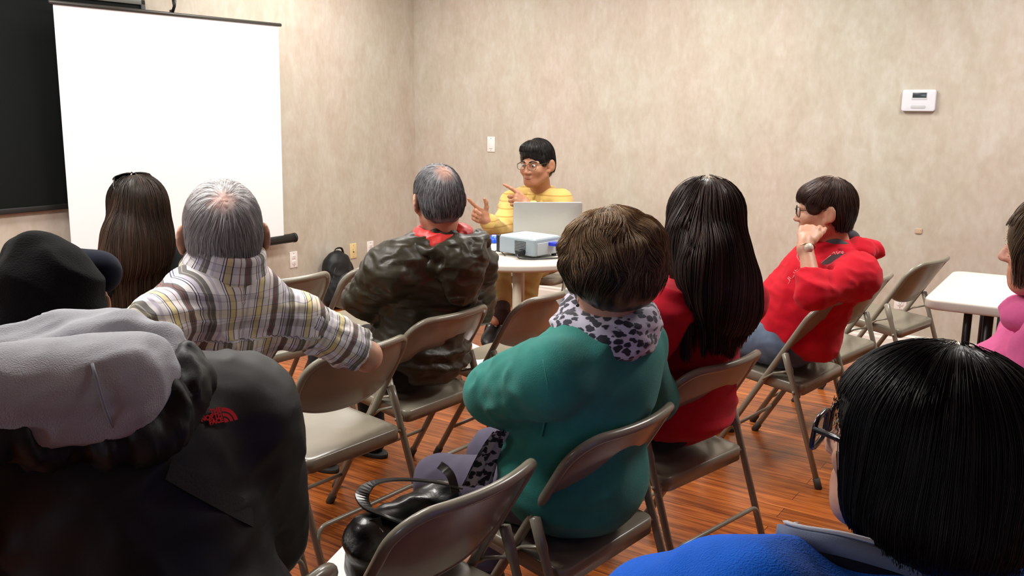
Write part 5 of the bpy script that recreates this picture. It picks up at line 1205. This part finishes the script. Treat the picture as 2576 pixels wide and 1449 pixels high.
# --- person in the pink hoodie at the right edge
def pink_hoodie():
    mp = cloth('pink_sweatshirt', srgb(206, 92, 142), 0.9, 0.4, 0.06, 0.3, 700)
    J = pose_on('Q', Nk=at(2695, 780, 2.12), SL=at(2650, 890, 1.96), SR=at(2600, 850, 2.32), ER=at(2556, 940, 2.16), WR=at(2486, 912, 2.34), EL=at(2590, 1075, 1.95), WL=at(2540, 1050, 2.15))
    root = person('person in a pink hoodie seen in profile, cut by the right edge', J)
    hd = Head(at(2656, 624, 2.1), -58, 2, 0, 1.0)
    body(root, J, hd, 0.005, hands={'R': dict(fwd=at(2452, 890, 2.40) - J.WR, nrm=-ZUP, lat=-cF + cR * -0.1, curls=RELAX, sc=0.92)}, skin=simple('pink_skin', srgb(206, 144, 118), 0.5, noise=0.05, nscale=60))
    S = Solid(); torso(S, J, 0.024, 1.05, 1.1); arm(S, J, 'L', 0.024, end=0.95); arm(S, J, 'R', 0.026, end=0.93); S.cut(J.P - ZUP * 0.08, -ZUP); V, Q = S.mesh(0.008, 2); V = folds(V, Q, 0.008, 9, seed=61); jk = obj('hoodie', V, Q, mp, root)
    S = Solid(); ring(S, J.Nk + J.fw * 0.01, J.lat2 * 0.1, J.fw * 0.1, 0.03, 22, 0.03); V, Q = S.mesh(0.007, 2); V = folds(V, Q, 0.006, 14, seed=62); obj('hood', V, Q, mp, jk)
    trousers(root, J, cloth('grey_trousers', srgb(60, 60, 66))); shoes(root, J)
    S = Solid(); S.ell(hd.p(0, -0.016, 0.038), (0.088, 0.108, 0.096), hd.M, 0.03); S.ell(hd.p(0, -0.03, -0.03), (0.088, 0.075, 0.07), hd.M, 0.04); S.ell(hd.p(0, 0.175, -0.05), (0.085, 0.088, 0.11), hd.M, 0.01, '-'); S.ell(hd.p(-0.062, 0.06, 0.035), (0.026, 0.036, 0.05), hd.M, 0.03); S.ell(hd.p(-0.07, 0.045, -0.02), (0.022, 0.036, 0.05), hd.M, 0.03)
    build_hair(S, hair_mat('light_brown_hair', (0.03, 0.018, 0.01, 1), (0.27, 0.17, 0.09, 1), 0.42), root, 0.006, hd.p(0, -0.04, 0.13), 4000, 8, 0.011, 0.009, 0.3, 0.0008, 9, None, None, None, 0.3, grav=0.7, away=1.0, stop=lambda q, r: (hd.loc(q)[:, 2] < -0.09) | ((hd.loc(q)[:, 1] > 0.085) & (hd.loc(q)[:, 2] < 0.05 + 0.01 * r)))
pink_hoodie()

# --- person in the blue fleece with black bob (foreground right)
def blue_fleece():
    mbl = cloth('bright_blue_fleece', srgb(6, 100, 222), 0.95, 0.6, 0.08, 0.6, 420)
    J = pose_on('B', Nk=at(2340, 1480, 1.06), SL=at(1890, 1560, 0.985), SR=at(2570, 1480, 1.20), EL=at(1655, 1572, 1.09)); lap_arms(J)
    root = person('person with black bobbed hair and dark glasses in a bright blue fleece, foreground right', J)
    hd = Head(at(2325, 1142, 1.05), -47, -6, 0, 1.0); body(root, J, hd, 0.006)
    S = Solid(); torso(S, J, 0.03, 1.1, 1.12); arm(S, J, 'L', 0.026, end=0.95); arm(S, J, 'R', 0.026, end=0.95); S.cone(J.SL, J.EL, 0.075, 0.066, 0.03); S.cone(J.SL + J.lat * 0.03, J.SL, 0.078, 0.074, 0.02); S.cut(J.P - ZUP * 0.08, -ZUP)
    V, Q = S.mesh(0.007, 2); V = folds(V, Q, 0.008, 8, J.M, (1, 1, 1), 71); fl = obj('fleece_jacket', V, Q, mbl, root)
    # stand-up collar: pale lining, grey band, navy band
    P = spline([at(1966, 1338, 1.04), at(2010, 1352, 1.01), at(2120, 1372, 0.985), at(2250, 1408, 0.985), at(2380, 1452, 1.0), at(2520, 1470, 1.06), at(2600, 1440, 1.16)], 40)
    def band(name, mat, z0, z1, out0, out1, par):
        c = at(2330, 1400, 1.08); V = []
        for p in P:
            o_ = unit((p - c) * [1, 1, 0])
            for z, d in ((z0, out0), (z1, out1), (z1, out1 + 0.006), (z0, out0 + 0.006)): V.append(p + ZUP * z + o_ * d)
        n = 4; Q = [(i * n + j, i * n + (j + 1) % n, (i + 1) * n + (j + 1) % n, (i + 1) * n + j) for i in range(len(P) - 1) for j in range(n)]
        Q += [(3, 2, 1, 0), tuple((len(P) - 1) * n + j for j in range(4))]; mb = MB(); mb.add(V, Q); return mb.obj(name, mat, par)
    col = band('collar', cloth('slate_blue_band', srgb(112, 124, 146)), -0.010, 0.010, 0.002, 0.0, root); band('collar_band', cloth('navy_band', srgb(18, 24, 42)), -0.034, -0.010, 0.006, 0.002, col); band('collar_lining', cloth('pale_lining', srgb(206, 206, 214)), 0.008, 0.014, -0.010, -0.006, col)
    mb = MB(); rbox(mb, at(2003, 1326, 1.045), (0.0035, 0.002, 0.006), np.array([cR, cF, cU]), 0.002); mb.obj('zip_tab', simple('white_tab', srgb(230, 230, 232), 0.5), col)
    trousers(root, J, cloth('navy_trousers', srgb(26, 32, 58)), 0.02)
    shoes(root, J)
    S = Solid(); e = lambda c, r, k=0.03, op='+': S.ell(hd.p(*c), r, hd.M, k, op)
    e((0, -0.014, 0.03), (0.104, 0.122, 0.104)); e((0, -0.03, -0.045), (0.118, 0.1, 0.07), 0.05); e((0, -0.035, -0.062), (0.112, 0.09, 0.042), 0.03); e((0, 0.155, -0.07), (0.13, 0.112, 0.14), 0.012, '-')
    def tint(p, rs): return np.clip(0.12 + 0.22 * vnoise(p * 14, 4) + rs.normal(0, 0.14, len(p)) + 0.5 * (rs.rand(len(p)) < 0.02), 0, 1)
    build_hair(S, hair_mat('black_hair', (0.0025, 0.0025, 0.0028, 1), (0.045, 0.036, 0.03, 1), 0.42, spec=0.16), root, 0.006, hd.p(0.02, -0.005, 0.15), 14000, 14, 0.0165, 0.006, 0.2, 0.00055, 10, None, tint, None, 0.05, grav=1.0, away=0.9, fall=0.45, stop=lambda q, r: (q[:, 2] < at(2330, 1372, 1.0)[2] + 0.04 * r ** 3) | ((hd.loc(q)[:, 1] > 0.07) & (hd.loc(q)[:, 2] < 0.06)))
    glasses_part(root, hd, simple('dark_glossy_frame', srgb(26, 26, 34), 0.15), M_LENS, 'glasses', 0.0034, 0.028, 0.02, 0.118, 0.0, 0.5)
blue_fleece()

# --- presenter
def presenter():
    my = simple('yellow_striped_polo', srgb(205, 172, 96), 0.85, 0, 0.25, 0.25, 0.05, 30, 0.2, 700)
    nt = my.node_tree; b = nt.nodes['Principled BSDF']; tc = N(nt, 'ShaderNodeTexCoord'); wv = N(nt, 'ShaderNodeTexWave', wave_type='BANDS', bands_direction='Z'); wv.inputs['Scale'].default_value = 7.5; wv.inputs['Distortion'].default_value = 0.6; L(nt, tc.outputs['Object'], wv.inputs['Vector'])
    r = N(nt, 'ShaderNodeValToRGB'); L(nt, wv.outputs['Fac'], r.inputs['Fac']); r.color_ramp.elements[0].position = 0.02; r.color_ramp.elements[0].color = srgb(176, 138, 66); r.color_ramp.elements[1].position = 0.10; r.color_ramp.elements[1].color = srgb(208, 176, 100); L(nt, r.outputs['Color'], b.inputs['Base Color'])
    J = pose_on('Y', Nk=at(1360, 486, 5.58), SR=at(1287, 512, 5.62), SL=at(1412, 508, 5.50), ER=at(1258, 590, 5.44), WR=at(1224, 554, 5.24), EL=at(1424, 590, 5.42), WL=at(1328, 519, 5.27))
    J['KR'] = J.P + J.hip * 0.10 + J.face * 0.42 + ZUP * 0.03; J['AR'] = at(1262, 780, 4.93); J['KL'] = J.P - J.hip * 0.10 + J.face * 0.42 - ZUP * 0.03; J['AL'] = J.P - J.hip * 0.06 + J.face * 0.40; J['AL'][2] = 0.10
    root = person('presenter with black hair and glasses in a yellow polo shirt, pointing with both hands', J)
    hd = Head(at(1350, 416, 5.45), 213, 4, 0, 1.1)
    sk = simple('tan_skin', srgb(172, 120, 90), 0.5, noise=0.05, nscale=60)
    body(root, J, hd, 0.0042, hands={'R': dict(fwd=at(1172, 522, 5.16) - J.WR, nrm=-cF, lat=cU + cR, curls=POINT, sc=1.08, thumb=(0.5, 0.8, 0.3)), 'L': dict(fwd=at(1292, 494, 5.22) - J.WL, nrm=cF * 0.8 - cU * 0.4, lat=cU * 0.8 + cR * 0.3 - cF * 0.3, curls=POINT, sc=1.08, thumb=(0.6, 0.6, 0.5))}, skin=sk)
    S = Solid(); torso(S, J, 0.018, 1.1, 1.1, belly=0.03); arm(S, J, 'R', 0.02, end=0.9); arm(S, J, 'L', 0.02, end=0.9); S.cut(J.P - ZUP * 0.06, -ZUP); V, Q = S.mesh(0.007, 2); V = folds(V, Q, 0.007, 10, seed=81); sh = obj('polo_shirt', V, Q, my, root)
    S = Solid(); c = J.Nk + J.up * 0.018 + J.fw * 0.018; ring(S, c, J.lat2 * 0.07, J.fw * 0.066, 0.012, 22, 0.015); ring(S, c - J.up * 0.02, J.lat2 * 0.085, J.fw * 0.082, 0.013, 22, 0.015); S.ell(c + J.fw * 0.085, (0.02, 0.04, 0.05), J.M, 0.005, '-'); V, Q = S.mesh(0.005, 1); obj('collar', V, Q, my, sh)
    for i in range(2):
        q = c + J.fw * (0.10 + 0.012 * i) - J.up * (0.045 + 0.045 * i); S = Solid(); S.ell(q, (0.007, 0.004, 0.007), J.M); V, Q = S.mesh(0.0015, 1, 0.004); obj('button', V, Q, simple('dark_button', srgb(80, 66, 40), 0.4), sh)
    trousers(root, J, cloth('khaki_trousers', srgb(168, 140, 84)), 0.018)
    ms = simple('black_trainer', srgb(26, 26, 28), 0.4)
    tip = unit(at(1240, 838, 4.80) - J.AR); up = unit(np.cross(np.cross(tip, -cF), tip)); s1 = shoe(root, J.AR - up * 0.0, tip, ms, simple('dark_rubber_sole', srgb(24, 24, 24), 0.7), 1.15, up=up)
    mb = MB(); sd = unit(np.cross(tip, up))
    for i in range(6):
        q = J.AR + tip * (0.01 + 0.02 * i) * 1.15 - up * (0.004 + 0.0065 * i) * 1.1; tube(mb, [q - sd * 0.034 - up * 0.012, q + up * 0.006, q + sd * 0.034 - up * 0.012], 0.008, 6)
    mb.obj('laces', simple('grey_laces', srgb(222, 220, 218), 0.7), s1); shoe(root, J.AL, J.face, ms, M_SOLE, 1.1)
    S = Solid(); S.cone(J.AR - (J.KR - J.AR) * 0.10, J.AR + (J.KR - J.AR) * 0.14, 0.050, 0.050); V, Q = S.mesh(0.006, 1); obj('sock', V, Q, cloth('maroon_sock', srgb(52, 34, 34)), root)
    S = short_hair(hd, top=0.010, sc=1.04); S.ell(hd.p(0.01, 0.045, 0.095), (0.055, 0.04, 0.022), hd.M, 0.05); S.ell(hd.p(0.064, 0.02, 0.03), (0.014, 0.035, 0.035), hd.M, 0.02); S.ell(hd.p(-0.064, 0.02, 0.03), (0.014, 0.035, 0.035), hd.M, 0.02)
    build_hair(S, hair_mat('jet_black_hair', (0.004, 0.004, 0.004, 1), (0.03, 0.024, 0.022, 1), 0.4), root, 0.005, hd.p(0.03, 0.0, 0.14), 4000, 7, 0.011, 0.006, 0.25, 0.0009, 12, None, None, None, 0.05, grav=0.7, away=1.0, stop=lambda q, r: off_ear(hd, q, r, -0.05) | ((hd.loc(q)[:, 1] > 0.055) & (hd.loc(q)[:, 2] < 0.08)))
    me = simple('eye_white', srgb(214, 204, 196), 0.2); mi = simple('dark_iris', srgb(26, 16, 12), 0.15); mbw = simple('black_brow', srgb(26, 20, 18), 0.8)
    for x in (-1, 1):
        S = Solid(); S.ell(hd.p(0.031 * x, 0.081, 0.009), (0.0125, 0.0125, 0.0105), hd.M); V, Q = S.mesh(0.002, 1, 0.005); o = obj('eye', V, Q, me, root)
        S = Solid(); S.ell(hd.p(0.031 * x - 0.001, 0.0915, 0.008), (0.006, 0.004, 0.006), hd.M); V, Q = S.mesh(0.0012, 1, 0.003); obj('iris', V, Q, mi, o)
        mb = MB(); tube(mb, spline([hd.p(0.013 * x, 0.098, 0.026), hd.p(0.032 * x, 0.094, 0.033), hd.p(0.052 * x, 0.078, 0.027)], 10), [0.003, 0.0042, 0.0045, 0.0045, 0.0045, 0.0042, 0.004, 0.0035, 0.003, 0.002], 6); mb.obj('eyebrow', mbw, root)
    mb = MB(); tube(mb, spline([hd.p(-0.024, 0.088, -0.0615), hd.p(0, 0.0985, -0.0605), hd.p(0.024, 0.088, -0.0615)], 10), [0.001, 0.004, 0.005, 0.0055, 0.0055, 0.0055, 0.0055, 0.005, 0.004, 0.001], 6, flat=0.7); mb.obj('lips', simple('brown_lips', srgb(140, 78, 64), 0.5), root)
    glasses_part(root, hd, simple('thin_metal_frame', srgb(96, 84, 66), 0.25, 0.7), M_LENS, 'glasses', 0.0015, 0.026, 0.018, 0.112, 0.006, 0.65)
presenter()
# ------------------------------------------------------------------ bags and papers
def handbag():
    a = R_(CH['A'][1]); lx = np.array([math.cos(a), math.sin(a), 0]); fy = np.array([-math.sin(a), math.cos(a), 0]); c = chair_pt('A', 0.09, 0.075, 0.0); c[2] = seat_z(0.04) + 0.003
    t = thing('handbag', 'black patent leather handbag with looped straps on the foreground chair seat', 'handbag', c)
    mp = simple('black_patent_leather', srgb(9, 9, 10), 0.32, 0, 0.5, coat=0.12, bump=0.4, bscale=60); M = frame_mat(lx, fy, ZUP)
    S = Solid(); S.chain([c - lx * 0.11 + ZUP * 0.045, c + lx * 0.11 + ZUP * 0.045], [0.06, 0.06], 0.05); S.chain([c - lx * 0.12 + ZUP * 0.10, c + lx * 0.12 + ZUP * 0.10], [0.055, 0.055], 0.05); S.chain([c - lx * 0.125 + ZUP * 0.128, c + lx * 0.125 + ZUP * 0.132], [0.026, 0.026], 0.04); S.cut(c, -ZUP)
    V, Q = S.mesh(0.006, 2); V = folds(V, Q, 0.007, 15, M, (0.8, 1, 1.2), 91); V[:, 2] = np.maximum(V[:, 2], c[2]); bd = obj('body', V, Q, mp, t)
    def strap(P, w_, nrm, name='strap'):
        P = spline(P, 36); T = np.gradient(P, axis=0); T /= np.linalg.norm(T, axis=1)[:, None]; B = np.cross(T, nrm); B /= np.linalg.norm(B, axis=1)[:, None] + 1e-9; K = np.cross(B, T); mb = MB(); V = []
        for p, b, k in zip(P, B, K): V += [p + b * w_ + k * 0.002, p - b * w_ + k * 0.002, p - b * w_ - k * 0.002, p + b * w_ - k * 0.002]
        Qd = [(i * 4 + j, i * 4 + (j + 1) % 4, i * 4 + 4 + (j + 1) % 4, i * 4 + 4 + j) for i in range(35) for j in range(4)] + [(3, 2, 1, 0), (140, 141, 142, 143)]
        mb.add(V, Qd); return mb.obj(name, mp, t, smooth=False)
    strap([at(1165, 1228, 2.12), at(1090, 1212, 2.12), at(1000, 1206, 2.11), at(938, 1216, 2.09), at(911, 1245, 2.06), at(925, 1278, 2.03), at(968, 1298, 2.02), at(1020, 1316, 2.02)], 0.016, np.array([0.2, 0.3, 1.0]))
    strap([at(1106, 1170, 2.14), at(1122, 1182, 2.13), at(1136, 1202, 2.12), at(1146, 1240, 2.11)], 0.010, -cF + cR * 0.4)
    strap([at(960, 1312, 2.0), at(930, 1322, 2.0), at(922, 1350, 2.0), at(930, 1388, 2.0), at(934, 1420, 2.0)], 0.010, -cF)
    mb = MB(); q = at(950, 1342, 1.995); tube(mb, [q + 0.012 * (cR * math.cos(x) + cU * math.sin(x)) for x in np.linspace(0, 2 * PI, 17)[:-1]], 0.0022, 6, closed=True); mb.obj('ring', simple('chrome_ring', srgb(150, 150, 150), 0.2, 1.0), t)
handbag()
ZS = seat_z(0.2) + 0.004
sheet('paper_sheet', 'white printed sheet lying on the foreground chair seat beside the handbag', [on_z(871, 1365, ZS), on_z(938, 1378, ZS), on_z(925, 1500, ZS), on_z(772, 1468, ZS)], 0.0, [(0.25, 0.95, 0.20 + 0.035 * k, 0.212 + 0.035 * k) for k in range(9)] + [(0.2, 0.7, 0.62 + 0.04 * k, 0.632 + 0.04 * k) for k in range(6)])
ZK = seat_z(0.0) + 0.006
sheet('paper_sheet', 'blank white sheet on the empty chair seat in front of the teal sleeve', [on_z(1188, 864, ZK), on_z(1288, 900, ZK), on_z(1246, 948, ZK), on_z(1191, 934, ZK)], 0.004)
sheet('leaflet', 'folded white leaflet with grey inside held by the woman in teal', [at(1399, 755, 2.60), at(1425, 746, 2.62), at(1452, 794, 2.64), at(1434, 812, 2.60)], 0.003, [(0.25, 0.8, 0.2, 0.62)])  # the grey block is shade inside the fold, painted on
sheet('paper_sheet', 'upright white sheet held just left of the brown hair of the woman in teal', [at(1416, 726, 2.66), at(1446, 734, 2.66), at(1476, 786, 2.66), at(1450, 800, 2.66)], 0.003)
sheet('card', 'bright magenta card held above the leopard scarf', [at(1428, 812, 2.54), at(1443, 790, 2.55), at(1461, 781, 2.56), at(1454, 818, 2.56)], 0.004, cat='card').data.materials[0] = simple('magenta_card', srgb(222, 32, 150), 0.5)

def backpack():
    s_ = wall_hit(826, 690, False)[0]; c = room(0.115, s_, 0.0); t = thing('backpack', 'black backpack leaning on the left wall below the ivory plate', 'backpack', c)
    mk = simple('black_nylon_pack', srgb(16, 18, 20), 0.5, 0, 0.4, 0, 0.15, 25, 0.15, 500); M = frame_mat(e1, e2, ZUP)
    S = Solid(); S.ell(c + ZUP * 0.14, (0.15, 0.105, 0.15), M, 0.05); S.ell(c + ZUP * 0.29 - e1 * 0.01 - e2 * 0.01, (0.125, 0.09, 0.14), M, 0.05); S.ell(c + ZUP * 0.08, (0.14, 0.10, 0.09), M, 0.04); S.cut(c, -ZUP); S.cut(c - e2 * 0.095, -e2)
    V, Q = S.mesh(0.008, 2); V = folds(V, Q, 0.004, 14, seed=95); V[:, 2] = np.maximum(V[:, 2], 0.0); bd = obj('body', V, Q, mk, t)
    S = Solid(); S.ell(c + ZUP * 0.15 + e2 * 0.075 + e1 * 0.01, (0.12, 0.055, 0.13), M, 0.03); S.cut(c, -ZUP); V, Q = S.mesh(0.007, 2); V = folds(V, Q, 0.004, 16, seed=96); V[:, 2] = np.maximum(V[:, 2], 0.0); pk = obj('front_pocket', V, Q, simple('dark_slate_nylon', srgb(22, 27, 30), 0.45, 0, 0.4, 0, 0.1, 25), t)
    mb = MB(); th = np.linspace(-0.1, PI + 0.1, 24); tube(mb, [c + ZUP * (0.24 + 0.135 * math.sin(x)) + e1 * 0.105 * math.cos(x) + e2 * 0.05 for x in th], 0.005, 6); mb.obj('zip', simple('dark_grey_zip', srgb(60, 64, 66), 0.4), t)
    mb = MB(); tube(mb, spline([c + ZUP * 0.40 - e1 * 0.05 + e2 * 0.0, c + ZUP * 0.445 - e1 * 0.03, c + ZUP * 0.445 + e1 * 0.03, c + ZUP * 0.40 + e1 * 0.05], 14), 0.008, 8, flat=0.5); mb.obj('handle', mk, t)
    mb = MB(); rbox(mb, c + ZUP * 0.20 + e2 * 0.128 + e1 * 0.06, (0.012, 0.003, 0.01), M, 0.003); mb.obj('tag', simple('pale_tag', srgb(190, 194, 196), 0.5), pk)
backpack()
